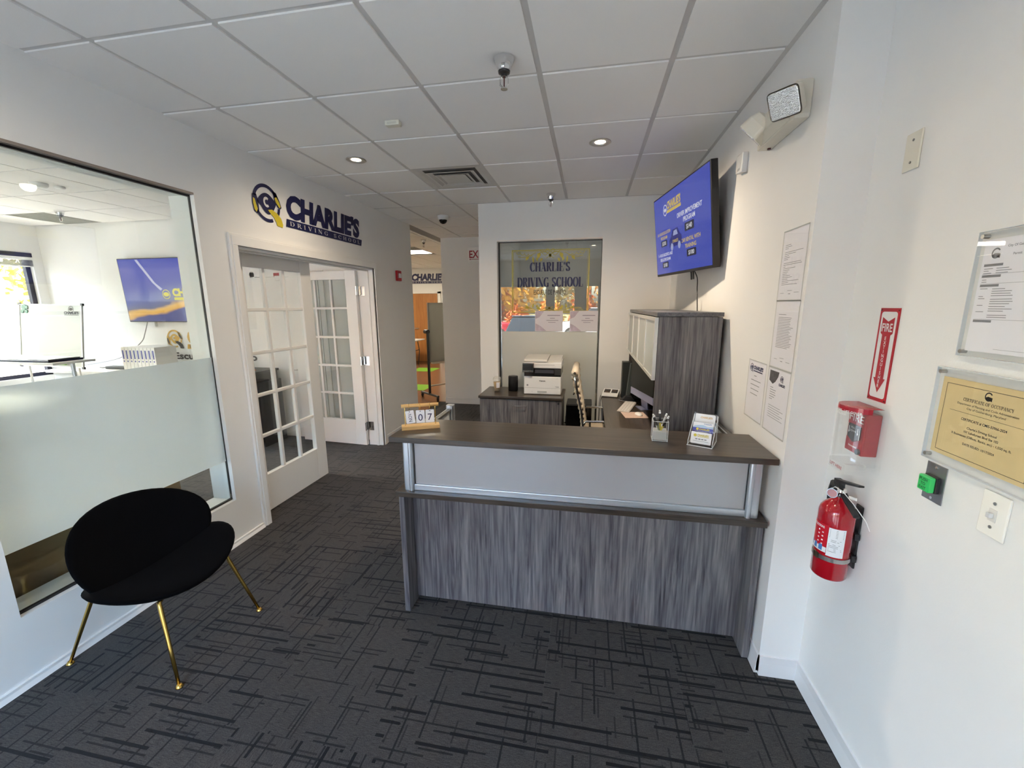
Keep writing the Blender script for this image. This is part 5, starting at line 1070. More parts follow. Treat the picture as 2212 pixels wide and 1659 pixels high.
# wrap-around label: angle 0 faces the camera side (-x-y)
def EX(t, z, d=0.0): a = R(225)+t; return Vector((ec[0]+(er+.0006+d)*math.cos(a), ec[1]+(er+.0006+d)*math.sin(a), ec[2]+z))
def wrap(t0, t1, z0, z1, mat, name, d=0.0, n=18):
    m = MB(); m.add([EX(t0+(t1-t0)*i/n, z0, d) for i in range(n+1)]+[EX(t0+(t1-t0)*i/n, z1, d) for i in range(n+1)], [(i, i+1, n+2+i, n+1+i) for i in range(n)]); return m.build(name, mat, fe_, smooth=True)
LABW = pm('label_white', (.76, .77, .79), .35)
wrap(-1.6, -.02, .128, .215, pm('label_red', lin('c21a2c'), .3), 'label_red_field'); wrap(-1.6, -.02, .108, .128, LABW, 'label_white_foot'); wrap(.0, .92, .100, .210, LABW, 'label_white_field')
m = MB(); rr_ = random.Random(3)
for k in range(16):
    z = .203-k*.0056
    if k in (6, 9): continue
    t1 = .80-.35*rr_.random() if k > 5 else .84
    m.add([EX(.06 if k < 6 or k > 9 else .18, z, .0005), EX((.06+t1)/2, z, .0005), EX(t1, z, .0005), EX(t1, z+.0016, .0005), EX((.06+t1)/2, z+.0016, .0005), EX(.06 if k < 6 or k > 9 else .18, z+.0016, .0005)], [(0, 1, 4, 5), (1, 2, 3, 4)])
m.build('label_print', GREYINK, fe_)
m = MB(); vs, f_ = glyphs('INSTRUCTIONS', .03); xm = max(v[0] for v in vs); m.add([EX(-1.25+x/xm*1.0, .199+y*.012, .0005) for x, y in vs], f_)
for k in range(4):
    m.add([EX(-.62+.0*k, .185-k*.015, .0005), EX(-.52, .185-k*.015, .0005), EX(-.52, .190-k*.015, .0005), EX(-.62, .190-k*.015, .0005)], [(0, 1, 2, 3)]); m.add([EX(-.36, .180-k*.015, .0005), EX(-.26, .180-k*.015, .0005), EX(-.26, .185-k*.015, .0005), EX(-.36, .185-k*.015, .0005)], [(0, 1, 2, 3)])
m.build('label_lettering', LABW, fe_)
m = MB()
for t in (-1.25, -.85, -.48): m.add([EX(t, .112, .0005), EX(t+.24, .112, .0005), EX(t+.24, .134, .0005), EX(t, .134, .0005)], [(0, 1, 2, 3)])
m.build('label_pictograms', pm('pictogram_blue', lin('4a78b4'), .4), fe_)
MB().lathe([(er+.0005, .078), (er+.0025, .078), (er+.0025, .094), (er+.0005, .094)], ec, n=40, caps=False).build('strap', NICKEL, fe_, smooth=False)
MB().add([EX(-.75, .074, .003), EX(-.35, .074, .003), EX(-.35, .098, .003), EX(-.75, .098, .003)], [(0, 1, 2, 3)]).build('strap_buckle', pm('bronze_buckle', lin('6a5a48'), .3, .8), fe_)
MB().box(1.868, 1.8755, -.032, .004, .74, .985).box(1.852, 1.870, -.045, .016, .772, .798).box(1.852, 1.870, -.045, .016, .86, .885).build('wall_bracket', BLACKP, fe_, bevel=.003)
# ------------------------------------------------------------------ exit button and light switch
xb = thing('exit_button', 'steel plate with green push to exit button', 'button', FS(.503, 1.142, 0))
MB().slab(.469, .538, 1.142, 1.253, .0005, .003, FS).build('plate', pm('steel_plate', (.36, .37, .39), .32, .9, noise=.04), xb, bevel=.001)
for z in (1.152, 1.243): MB().cyl(FS(.5035, z, .003), FS(.5035, z, .0045), .0045, n=12).build('screw', CHROME, xb)
MB().slab(.482, .526, 1.171, 1.219, .003, .014, FS).build('button_base', BLACKP, xb, bevel=.002)
MB().slab(.483, .525, 1.172, 1.218, .014, .030, FS).build('button', pm('button_green', lin('2fa355'), .3, emis=lin('1f9c4c'), estr=.12), xb, bevel=.004)
m = MB()
for k, s in enumerate(('PUSH', 'TO', 'EXIT')): text(m, s, .504, 1.203-k*.0125, FS, .0306, h=.0085, align='c', bold=.02)
m.build('lettering', pm('dark_green_print', (.01, .05, .02), .5), xb)
sw = thing('light_switch', 'cream toggle light switch plate below the yellow certificate', 'light switch', FS(.687, 1.137, 0))
MB().slab(.652, .722, 1.137, 1.250, .0005, .006, FS).build('plate', pm('ivory_plate', (.88, .86, .80), .35), sw, bevel=.003)
MB().slab(.677, .697, 1.178, 1.209, .006, .0075, FS).build('toggle_frame', pm('ivory_frame', (.72, .70, .66), .4), sw)
MB().prism([(.682, 1.187), (.692, 1.187), (.692, 1.200), (.682, 1.200)], FS, .0075, .018).build('toggle', pm('toggle_clear', (.66, .66, .66), .25), sw, bevel=.002)
for z in (1.163, 1.224): MB().cyl(FS(.687, z, .006), FS(.687, z, .0075), .0042, n=10).build('screw', NICKEL, sw)
# ------------------------------------------------------------------ framed documents on the right wall
def acrylic_frame(name, label, a0, a1, b0, b1, paper, p):
    o = thing(name, label, 'certificate', FS((a0+a1)/2, b0, 0))
    MB().slab(a0, a1, b0, b1, .004, .008, FS).build('back_sheet', ACRYL, o)
    MB().slab(*p, .0082, .0088, FS).build('paper', paper, o)
    MB().slab(a0, a1, b0, b1, .0095, .0135, FS).build('front_sheet', ACRYL, o)
    e = MB()
    for (x0, x1, z0, z1) in ((a0, a1, b0, b0+.0015), (a0, a1, b1-.0015, b1), (a0, a0+.0015, b0, b1), (a1-.0015, a1, b0, b1)): e.slab(x0, x1, z0, z1, .004, .0138, FS)
    e.build('polished_edges', pm('acrylic_edge', (0.72, 0.76, 0.78), 0.15, spec=0.8), o)
    for x in (a0+.013, a1-.013):
        for z in (b0+.013, b1-.013): MB().cyl(FS(x, z, .0006), FS(x, z, .0150), .0052, n=14).build('standoff', NICKEL, o)
    return o
def city_mark(m, x, y, r, d):
    arc_band(m, x, y, r*.72, r, 35, 330, FS, d, n=22, sx=.92); m.flat([(x-r*.75, y-r*.25), (x-r*.2, y+r*.05), (x+r*.9, y-r*.1), (x+r*.85, y-r*.95), (x+r*.1, y-r*.7), (x-r*.5, y-r*.75)], FS, d)
CERT = pm('cream_certificate_paper', lin('dcc592'), .6, noise=.06, nscale=30)
ca = acrylic_frame('occupancy_certificate', 'yellow certificate of occupancy in a clear acrylic frame', .455, .779, 1.262, 1.530, CERT, (.477, .757, 1.289, 1.505))
m = MB(); D = .0094
for (x0, x1, z0, z1) in ((.492, .742, 1.489, 1.4902), (.492, .742, 1.300, 1.3012), (.492, .4932, 1.300, 1.4902), (.7408, .742, 1.300, 1.4902), (.515, .719, 1.4195, 1.4202)): m.rect(x0, x1, z0, z1, FS, D)
m.build('border', INK, ca)
cc = .617
m = MB(); city_mark(m, cc, 1.475, .0115, D); didone(m, 'CERTIFICATE OF OCCUPANCY', cc, 1.451, FS, D, h=.0085, w=.135, thick=.16, thin=.06, gap=.10, align='c')
text(m, 'Department of Planning and Code Administration', cc, 1.440, FS, D, h=.0052, w=.165, align='c'); text(m, 'City of Gaithersburg, Maryland', cc, 1.430, FS, D, h=.0052, w=.105, align='c')
text(m, 'CERTIFICATE # CMIS-33966-2024', cc, 1.400, FS, D, h=.0065, w=.125, align='c', bold=.015); text(m, "Charlie's Driving School", cc, 1.380, FS, D, h=.0058, w=.082, align='c', bold=.015)
text(m, '101 Lakeforest Blvd Ste 102', cc, 1.369, FS, D, h=.0058, w=.095, align='c', bold=.015); text(m, 'B Businesses (Offices, Banks, etc) - 1,550 sq. ft.', cc, 1.357, FS, D, h=.0058, w=.165, align='c', bold=.01); text(m, 'DATE ISSUED: 10/17/2024', cc, 1.336, FS, D, h=.0058, w=.088, align='c', bold=.015)
m.build('lettering', INK, ca)
pa = acrylic_frame('framed_permit', 'white printed permit in a clear acrylic frame above the certificate', .503, .760, 1.566, 1.884, PAPER, (.522, .738, 1.582, 1.861))
m = MB(); city_mark(m, .556, 1.826, .013, D)
text(m, 'City Of Gaithersburg', .583, 1.838, FS, D, h=.0055, bold=.01); text(m, 'Permit', .60, 1.818, FS, D, h=.0055, bold=.01)
for z in (1.795, 1.768, 1.745, 1.657): m.rect(.530, .580, z, z+.006, FS, D)
for z in (1.776, 1.7525, 1.664): m.rect(.530, .730, z, z+.0006, FS, D)
for z0, n in ((1.790, 4), (1.763, 2), (1.741, 1), (1.722, 2), (1.700, 1), (1.684, 1)): lines(m, .532, .556, z0, .0055, n, FS, D, rngp, th=.0014)
for z0, n in ((1.790, 3), (1.740, 4), (1.715, 3), (1.697, 3), (1.676, 2)): lines(m, .565, .625, z0, .0055, n, FS, D, rngp, th=.0014)
m.rect(.60, .70, 1.592, 1.5926, FS, D); m.build('print', GREYINK, pa)
# ------------------------------------------------------------------ ceiling fittings
def sprinkler(label, x, y):
    o = thing('fire_sprinkler', label, 'sprinkler', (x, y, H), group='ceiling sprinklers')
    MB().lathe([(.046, -.0005), (.048, -.004), (.030, -.045), (.028, -.052)], (x, y, H), n=28, caps=False).add([], []).build('escutcheon', CHROME, o, smooth=True)
    MB().lathe([(.026, -.050), (.026, -.060), (.014, -.066), (.014, -.074)], (x, y, H), n=20).build('fitting', pm('sprinkler_dark', (.12, .12, .12), .3, .9), o)
    for s in (-1, 1): MB().tube([(x+s*.010, y, H-.072), (x+s*.019, y, H-.085), (x+s*.019, y, H-.105), (x+s*.004, y, H-.122)], .0032, n=6).build('frame_arm', CHROME, o)
    MB().cyl((x, y, H-.074), (x, y, H-.118), .003, n=8).build('bulb', pm('bulb_red_dark', (.10, .02, .02), .2), o); MB().cyl((x, y, H-.122), (x, y, H-.125), .016, n=14).build('deflector', CHROME, o)
sprinkler('chrome fire sprinkler hanging nearest in the lobby ceiling', .467, .455)
sprinkler('chrome fire sprinkler in front of the reception back wall', .465, 2.80)
sprinkler('chrome fire sprinkler on the ceiling past the corridor corner', -1.91, 5.26)
sprinkler('chrome fire sprinkler on the office ceiling beyond the glass', -5.19, 2.40)
BULB = pm('lamp_diffuser', (.9, .85, .75), .5, emis=(1.0, .80, .52), estr=5)
def downlight(label, x, y, watts=DOWNLIGHT_W):
    o = thing('downlight', label, 'ceiling light', (x, y, H), group='recessed downlights')
    MB().lathe([(.050, .0), (.072, -.0005), (.074, -.004), (.070, -.006), (.052, -.003)], (x, y, H), n=32, caps=False).build('trim_ring', pm('trim_ring_metal', (.55, .52, .48), .3, .8), o, smooth=True)
    MB().lathe([(.052, -.003), (.046, .010), (.040, .011)], (x, y, H-.0), n=32, caps=False).build('reflector', NICKEL, o, smooth=True)
    MB().lathe([(.0, -.0010), (.036, -.0010), (.036, .006)], (x, y, H), n=24, caps=False).build('diffuser', BULB, o)
    L = bpy.data.lights.new('downlight_lamp', 'SPOT'); L.energy = watts; L.color = (1.0, .82, .60); L.spot_size = R(168); L.spot_blend = 1.0; L.shadow_soft_size = .05
    lo = link(bpy.data.objects.new('downlight_lamp', L)); lo.parent = o; lo.location = (0, 0, -.012)
downlight('lit round downlight nearer the logo wall', -.907, 1.525, DOWNLIGHT_W*.38)
downlight('lit round downlight nearer the television', .918, 1.532)
downlight('lit round downlight above the entrance, left side', -.907, -.30, DOWNLIGHT_FRONT_W)
downlight('lit round downlight above the entrance, right side', .918, -.30, DOWNLIGHT_FRONT_W)
# air diffuser in the place of one tile
ad = thing('air_diffuser', 'square white ceiling air diffuser with a dark slot', 'vent', (-T/2, 3.5*T, H))
def ringbox(m, cx, cy, h0, z0, h1, z1):
    p = [(cx-h0, cy-h0, z0), (cx+h0, cy-h0, z0), (cx+h0, cy+h0, z0), (cx-h0, cy+h0, z0), (cx-h1, cy-h1, z1), (cx+h1, cy-h1, z1), (cx+h1, cy+h1, z1), (cx-h1, cy+h1, z1)]
    m.add(p, [(0, 1, 5, 4), (1, 2, 6, 5), (2, 3, 7, 6), (3, 0, 4, 7)])
vx, vy = -T/2, 3.5*T; VW = pm('diffuser_white', (.62, .60, .57), .5, noise=.08, nscale=12)
for name, h0, z0, h1, z1 in (('outer_frame', .298, H+.004, .262, H+.004), ('outer_cone', .262, H+.004, .228, H+.011), ('middle_cone', .212, H-.006, .168, H+.010), ('inner_cone', .150, H-.008, .110, H+.008)):
    m = MB(); ringbox(m, vx, vy, h0, z0, h1, z1); m.build(name, VW, ad)
m = MB(); ringbox(m, vx, vy, .212, H-.006, .196, H-.006); ringbox(m, vx, vy, .150, H-.008, .138, H-.008); m.build('cone_lips', pm('diffuser_lip', (.70, .68, .64), .5), ad)
MB().box(vx-.112, vx+.112, vy-.112, vy+.112, H-.006, H-.003).build('centre_plate', pm('diffuser_plate', (.60, .59, .56), .5, noise=.05), ad)
MB().box(vx-.26, vx+.26, vy-.26, vy+.26, H+.0112, H+.0118).build('duct_throat', pm('duct_grey', (.16, .155, .15), .8, noise=.5, nscale=5), ad)
bx_ = thing('ceiling_sensor', 'small cream sensor block on the lobby ceiling', 'sensor', (-.322, .958, H))
MB().box(-.367, -.277, .935, .981, H-.028, H-.0005).build('housing', pm('ivory_block', (.74, .72, .62), .4), bx_, bevel=.004)
MB().box(-.352, -.292, .9345, .9355, H-.022, H-.010).build('face_slot', pm('ivory_slot', (.6, .58, .5), .5), bx_)
dc = thing('dome_camera', 'white dome security camera on the corridor ceiling', 'security camera', (-.945, 3.55, H))
MB().lathe([(.066, -.0005), (.070, -.006), (.062, -.044), (.050, -.052)], (-.945, 3.55, H), n=32, caps=False).build('housing', WHITEP, dc, smooth=True)
MB().lathe([(.050, -.050), (.048, -.066), (.036, -.086), (.016, -.097), (0, -.099)], (-.945, 3.55, H), n=28, caps=False).build('dome', pm('smoked_dome', (.008, .008, .009), .06, noise=.02), dc, smooth=True)
# office ceiling
sd = thing('smoke_detector', 'white smoke detector on the office ceiling beyond the glass', 'smoke detector', (-4.0, 1.56, H))
MB().lathe([(.062, -.0005), (.062, -.018), (.050, -.034), (.024, -.040), (0, -.040)], (-4.03, 1.52, H), n=28, caps=False).build('detector', WHITEP, sd, smooth=True)
MB().lathe([(.040, -.0005), (.040, -.012), (.030, -.020), (0, -.021)], (-3.98, 1.64, H), n=24, caps=False).build('base', WHITEP, sd, smooth=True)
ov = thing('return_air_panel', 'grey return air grille in the office ceiling', 'vent', (-5.69, 2.74, H))
MB().box(-10*T+.006, -9*T-.006, 4*T+.006, 5*T-.006, H+.001, H+.008).build('frame', pm('grille_grey', (.28, .28, .25), .6, noise=.05), ov)
for k in range(18): MB().box(-10*T+.03, -9*T-.03, 4*T+.03+k*.031, 4*T+.046+k*.031, H-.003, H+.001).build('louvre', pm('grille_grey', (.28, .28, .25), .6, noise=.05), ov)
# classroom ceiling light, seen past the corridor
cl_ = thing('ceiling_light_panel', 'bright rectangular light panel in the classroom ceiling', 'ceiling light', (-2.75, 6.80, H))
MB().box(-5*T+.01, -4*T-.01, 10.7*T+.0, 11.6*T, H-.002, H+.009).build('frame', WHITEP, cl_)
MB().box(-5*T+.03, -4*T-.03, 10.7*T+.02, 11.6*T-.02, H-.004, H-.002).build('diffuser', pm('panel_emitter', (.9, .88, .8), .5, emis=(1.0, .88, .68), estr=16), cl_)
cl2 = thing('ceiling_light_panel', 'unseen light panel added to light the classroom, farther along the ceiling', 'ceiling light', (-4.5, 8.2, H))
MB().box(-4.9, -3.7, 7.6, 8.2, H-.004, H-.002).build('diffuser', pm('panel_emitter', (.9, .88, .8), .5), cl2)  # extra panel out of view, added to light the classroom
# ------------------------------------------------------------------ office seen through the glass
q = [(-5.334, 2.99, 2.337), (-4.05, 2.97, 2.330), (-4.05, 3.03, 1.560), (-5.310, 3.03, 1.560)]
def at(u, v, y):  # pixel to a plane y
    d = _f+(u-1106)/F_PX*_r-(v-829.5)/F_PX*_u; k = (y+1.6046)/d.y; return Vector((.8835, -1.6046, 1.704))+d*k
t2, ft2, w2_, h2_ = tv('television', 'office television with blue screen behind the interior window', (-5.29, 2.985, 2.325), (-3.86, 2.985, 2.325), (-3.86, 3.02, 1.500), (-5.29, 3.02, 1.500), .04)
def screen_sky():
    m, nt, out = nodes('office_screen_picture'); L = nt.links
    b = N(nt, 'ShaderNodeBsdfPrincipled'); b.inputs['Base Color'].default_value = (.01, .01, .012, 1); b.inputs['Roughness'].default_value = .12
    tc = N(nt, 'ShaderNodeTexCoord'); sp_ = N(nt, 'ShaderNodeSeparateXYZ'); L.new(tc.outputs['Generated'], sp_.inputs[0])
    nz = N(nt, 'ShaderNodeTexNoise', i_Scale=2.5, i_Detail=3.0); L.new(tc.outputs['Generated'], nz.inputs['Vector'])
    v = math_node(nt, 'ADD', sp_.outputs[2], math_node(nt, 'MULTIPLY', math_node(nt, 'SUBTRACT', nz.outputs[0], .5), .22))
    v = math_node(nt, 'SUBTRACT', v, math_node(nt, 'MULTIPLY', sp_.outputs[0], .30))
    cr_ = N(nt, 'ShaderNodeValToRGB'); e = cr_.color_ramp.elements
    e[0].position = 0.0; e[0].color = (*lin('4a4c80'), 1); e[1].position = 1.0; e[1].color = (*lin('4a50a8'), 1)
    for p_, c_ in ((.04, 'd8a04a'), (.10, 'e0b068'), (.15, '6a6a86'), (.30, '5a64a0'), (.45, '3c48a0'), (.70, '3440a4')): k_ = e.new(p_); k_.color = (*lin(c_), 1)
    L.new(v, cr_.inputs[0]); L.new(cr_.outputs[0], b.inputs['Emission Color']); b.inputs['Emission Strength'].default_value = .38
    L.new(b.outputs[0], out.inputs[0]); return m
MB().rect(-w2_/2+.01, w2_/2-.01, -h2_/2+.012, h2_/2-.01, ft2, .001).build('screen', screen_sky(), t2)
m = MB(); arc_band(m, -.02*w2_, -.05, .052, .062, 0, 360, ft2, .002); m.flat(circ(-.02*w2_, -.05, .045, .028), ft2, .002); text(m, "CHARLIE'S", .05*w2_, -.07, ft2, .002, w=.42*w2_, h=.095, bold=.06); m.rect(.06*w2_, .46*w2_, -.125, -.09, ft2, .002); m.build('screen_logo', emit('screen_logo_yellow', lin('cfc040'), .38), t2)
m = MB(); m.flat([(-.30*w2_, h2_*.48), (-.27*w2_, h2_*.48), (-.12*w2_, .1), (-.05*w2_, .02), (-.075*w2_, .0), (-.15*w2_, .1)], ft2, .0018); m.build('screen_streak', emit('screen_streak_white', lin('b8b4d0'), .34), t2)
MB().box(-5.0, -4.9, 3.03, 3.065, 1.44, 1.50).build('outlet_box', WHITEP, t2)
wl_ = thing('office_wall_logo', 'gold logo and black lettering on the office back wall', 'sign', (-4.3, 3.07, 1.1))
FO = fback(3.069)
GOLDV = pm('gold_wall_vinyl', lin('c79e3a'), .5, noise=.04)
emblem(FO, .003, -4.66, 1.275, .12, wl_, GOLDV, INK, OFFWHITE)
wordmark(FO, .003, -4.46, 1.14, 1.0, .26, wl_, GOLDV, GOLDV, INK)
m = MB(); text(m, 'Escuela de Manejo', -4.70, 1.00, FO, .003, h=.09, w=1.3, bold=.035); m.build('lettering', INK, wl_)
# book row on the side counter
OW = pm('office_white_laminate', (.76, .75, .73), .35, noise=.02)
sc_ = thing('side_counter', 'white counter along the office back wall', 'counter', (-4.9, 2.80, 0))
MB().box(-6.1, -3.9, 2.50, 3.05, .86, .895).build('top', OW, sc_, bevel=.003); MB().box(-6.05, -3.95, 2.55, 3.04, .0, .86).build('body', OW, sc_)
SPINE = pm('spine_print', lin('5a62a4'), .5)
for k in range(9):
    x = -4.98+k*.058
    o = thing('binder', ('leftmost white binder in the row on the office counter', 'second white binder from the left in the row', 'third white binder from the left in the row', 'fourth white binder from the left in the row', 'middle white binder of the nine in the row', 'fourth white binder from the right in the row', 'third white binder from the right in the row', 'second white binder from the right in the row', 'rightmost white binder in the row, by the gold logo')[k], 'binder', (x+.027, 2.80, .895), group='white binders on the office counter')
    MB().box(x, x+.054, 2.62, 2.90, .895, 1.20).build('cover', WHITEP, o, bevel=.002); fb = fback(2.62)
    m = MB(); m.rect(x+.014, x+.038, 1.05, 1.16, fb, .001); m.flat(circ(x+.026, 1.02, .011), fb, .001); m.build('spine_label', SPINE, o)
cable('cable', 'grey cable hanging from the office television to the counter', [(-4.98, 3.0, 1.50), (-5.02, 2.98, 1.36), (-5.10, 2.96, 1.22), (-5.4, 2.9, 1.02), (-5.9, 2.8, .92), (-6.05, 2.7, .905)], r=.006, mat=pm('grey_cable', (.3, .3, .3), .5))
pb = thing('power_adapter', 'black power adapter lying on the office counter', 'adapter', (-5.25, 2.75, .895))
MB().box(-5.40, -5.08, 2.70, 2.80, .8955, .93).build('brick', BLACKP, pb, bevel=.006); MB().tube([(-5.40, 2.75, .915), (-5.5, 2.74, .905), (-5.6, 2.78, .903)], .006).build('lead', BLACKP, pb)
# white board on an easel, table and laptop by the outer window
wb = thing('dry_erase_board', 'white board with green magnets standing by the office window', 'whiteboard', (-5.75, 2.35, 0))
P0, P1, P2, P3 = at(31, 657, 2.40), at(168, 659, 2.40), at(187, 786, 2.30), at(58, 797, 2.30)
rr2 = (P1-P0); upv = ((P0-P3)+(P1-P2))/2; cwb = (P0+P1+P2+P3)/4; rx_ = rr2.normalized(); ux_ = (upv-rx_*upv.dot(rx_)).normalized(); fwb = frame(cwb, rx_, ux_); ww, hw_ = (rr2.length+(P2-P3).length)/4, upv.length/2
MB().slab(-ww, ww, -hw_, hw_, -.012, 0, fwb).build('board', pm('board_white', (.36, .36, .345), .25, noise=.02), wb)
e = MB(); [e.slab(*v, -.014, .006, fwb) for v in ((-ww, ww, hw_-.012, hw_), (-ww, ww, -hw_, -hw_+.012), (-ww, -ww+.012, -hw_, hw_), (ww-.012, ww, -hw_, hw_))]; e.build('frame', WHITEP, wb)
cb_ = MB(); [cb_.slab(sx*ww-.014, sx*ww+.014, sy*hw_-.014, sy*hw_+.014, -.015, .007, fwb) for sx in (-1, 1) for sy in (-1, 1)]; cb_.build('corner_cap', BLACKP, wb)
for k, (x, y) in enumerate(((-.86, .90), (-.80, .93), (-.74, .89), (-.82, .84), (-.88, .76), (-.75, .76))): MB().cyl(fwb(x*ww, y*hw_, 0), fwb(x*ww, y*hw_, .008), .022, n=14).build('magnet', pm('magnet_green', lin('2d6b50'), .4), wb)
m = MB(); arc_band(m, .66*ww, .84*hw_, .035, .042, 0, 360, fwb, .001); m.flat(circ(.66*ww, .85*hw_, .03, .018), fwb, .001); text(m, "CHARLIE'S", .44*ww, .70*hw_, fwb, .001, w=.46*ww, h=.03, bold=.06); m.rect(.45*ww, .90*ww, .66*hw_, .68*hw_, fwb, .001); m.build('logo_print', INK, wb)
MB().slab(.10*ww, .50*ww, -.92*hw_, -.84*hw_, .006, .03, fwb).build('eraser', pm('eraser_green', lin('6aa83a'), .7, noise=.1), wb)
for sx in (-.8, .8): MB().tube([fwb(sx*ww, -hw_, -.02), fwb(sx*ww, -hw_, -.02)*Vector((1, 1, 0)) if False else Vector((fwb(sx*ww, -hw_, -.02).x, fwb(sx*ww, -hw_, -.02).y, 0))], .012).build('stand_leg', WHITEP, wb)
tb = thing('office_table', 'pale wood table in the office, just above the frosted film', 'table', (-4.9, 1.2, 0))
PALE = laminate('pale_ash', 'x', 'd9c9a8', 'e6dabe', 'f0e8d4', rough=.35)
MB().box(-6.3, -4.3, .75, 1.75, .73, .76).build('top', PALE, tb, bevel=.003)
for x in (-6.2, -4.4):
    for y in (.85, 1.65): MB().cyl((x, y, 0), (x, y, .73), .022, n=12).build('leg', ALU, tb)
st = thing('laptop_stand', 'white raised stand carrying a dark laptop on the office table', 'stand', (-5.2, 1.55, .76))
LP = [at(0, 782, 1.55), at(150, 771, 1.55)]
zst = (LP[0].z+LP[1].z)/2
MB().box(-5.75, LP[1].x+.02, 1.40, 1.75, zst-.03, zst-.008).build('shelf', WHITEP, st, bevel=.003)
for x in (-5.6, LP[1].x-.06): MB().cyl((x, 1.6, .76), (x, 1.6, zst-.03), .018, n=10).build('leg', ALU, st)
lp = thing('laptop', 'closed dark laptop on the white stand in the office', 'laptop', (-4.95, 1.55, zst))
MB().box(-5.12, LP[1].x-.06, 1.42, 1.70, zst-.0075, zst+.012).build('body', pm('laptop_navy', lin('20243c'), .3, .3), lp, bevel=.003); MB().box(-5.10, LP[1].x-.08, 1.43, 1.69, zst+.0125, zst+.022).build('lid', pm('laptop_lid_grey', (.45, .46, .48), .3, .6), lp, bevel=.003)
# cardboard boxes under the window
KRAFT = pm('kraft_cardboard', lin('8d7455'), .8, noise=.08, nscale=14)
def carton(label, x0, x1, y0, y1, z1):
    o = thing('cardboard_box', label, 'box', ((x0+x1)/2, (y0+y1)/2, 0)); MB().box(x0, x1, y0, y1, 0, z1).build('carton', KRAFT, o, bevel=.002)
    f = frame((x1, 0, 0), (0, 1, 0), (0, 0, 1)); m = MB(); rr3 = random.Random(8)
    for (yy, zz, n) in ((y0+.10, z1-.10, 5), (y0+.12, z1-.24, 5)):
        pts = [(yy+k*.022, zz+.022*math.sin(k*2.1)+.004*rr3.random()) for k in range(3*n)]; pen(m, pts, f, .0008, 0, wfix=.0028)
    m.build('marker_writing', pm('marker_brown', lin('4a3c30'), .7), o); MB().box(x0, x1+.0005, (y0+y1)/2-.025, (y0+y1)/2+.025, z1+.0002, z1+.0008).build('tape', pm('packing_tape', lin('a48a64'), .3), o)
carton('brown cardboard box with handwriting below the frosted film', -2.30, -1.84, -.75, .05, .62)
carton('brown cardboard box farther along under the window', -2.35, -1.95, .22, .66, .50)
# dark desk seen through the closed door leaf
dd = thing('office_cabinet', 'charcoal cabinet seen through the french door panes', 'cabinet', (-3.25, 2.60, 0))
CHAR = pm('charcoal_laminate', (.030, .031, .034), .4, noise=.05)
MB().box(-3.75, -3.05, 2.45, 2.98, .02, .90).build('body', CHAR, dd, bevel=.003); MB().box(-3.77, -3.03, 2.43, 2.99, .90, .925).build('top', CHAR, dd, bevel=.003); MB().box(-3.02, -2.98, 2.58, 2.95, .0, .80).build('side_panel', CHAR, dd)
og = thing('orange_folder', 'orange folder lying on the charcoal cabinet', 'folder', (-3.3, 2.65, .925))
MB().box(-3.45, -3.15, 2.52, 2.75, .9255, .936).build('cover', pm('orange_card', lin('d77a2a'), .5), og); MB().box(-3.44, -3.16, 2.53, 2.74, .9362, .940).build('sheet', PAPER, og)
# ------------------------------------------------------------------ classroom seen past the corridor corner
mw = thing('mobile_whiteboard', 'wheeled grey-framed whiteboard in the classroom doorway', 'whiteboard', (-1.9, 5.45, 0))
DKM = pm('dark_grey_steel', (.055, .058, .06), .4, .5)
def on_ray(u, v, y): return at(u, v, y)
A = Vector((-1.99, 5.46, 0)); dirv = Vector((.62, .78, 0)).normalized()
MB().cyl(A+Vector((0, 0, .09)), A+Vector((0, 0, 1.26)), .026, n=8).build('post', DKM, mw); B2 = A+dirv*.95
MB().cyl(B2+Vector((0, 0, .09)), B2+Vector((0, 0, 1.26)), .026, n=8).build('post', DKM, mw)
fmw = frame(A, dirv, (0, 0, 1))
MB().slab(.035, .93, .70, 1.74, -.012, .012, fmw).build('board', pm('board_shiny', (.42, .42, .38), .22, .3, noise=.03), mw)
e = MB(); [e.slab(*v, -.018, .018, fmw) for v in ((.025, .95, 1.73, 1.755), (.025, .95, .685, .705), (.02, .04, .68, 1.755), (.92, .95, .68, 1.755))]; e.build('frame', pm('frame_grey', (.28, .28, .26), .35, .7), mw)
MB().slab(.05, .93, .655, .68, -.01, .07, fmw).build('marker_tray', pm('tray_light', (.6, .55, .46), .35, .4), mw)
n2 = Vector((dirv.y, -dirv.x, 0))
for Q in (A, B2): MB().cyl(Q+n2*.30+Vector((0, 0, .085)), Q-n2*.30+Vector((0, 0, .085)), .022, n=8).build('foot', DKM, mw)
MB().cyl(A+Vector((0, 0, .24)), B2+Vector((0, 0, .24)), .016, n=8).build('stretcher', pm('tray_light', (.6, .55, .46), .35, .4), mw)
MB().cyl(A+n2*.02+Vector((0, 0, 1.24)), A-n2*.09+Vector((0, 0, 1.24)), .038, n=12).build('clamp_knob', BLACKP, mw)
for Q in (A+n2*.28, A-n2*.28, B2+n2*.28, B2-n2*.28): MB().cyl(Q+Vector((-.015, 0, .035)), Q+Vector((.015, 0, .035)), .034, n=12).build('caster', BLACKP, mw)
ftb = thing('folding_table', 'white folding table in the classroom before the wooden door', 'table', (-4.1, 9.6, 0))
MB().box(-5.2, -3.9, 9.2, 9.95, .71, .74).build('top', OW, ftb, bevel=.004)
for x in (-5.0, -4.1): MB().tube([(x, 9.3, 0), (x+.05, 9.3, .38), (x, 9.3, .71)], .013).tube([(x, 9.85, 0), (x+.05, 9.85, .38), (x, 9.85, .71)], .013).cyl((x+.04, 9.3, .42), (x+.04, 9.85, .42), .010, n=8).build('leg_frame', DKM, ftb)
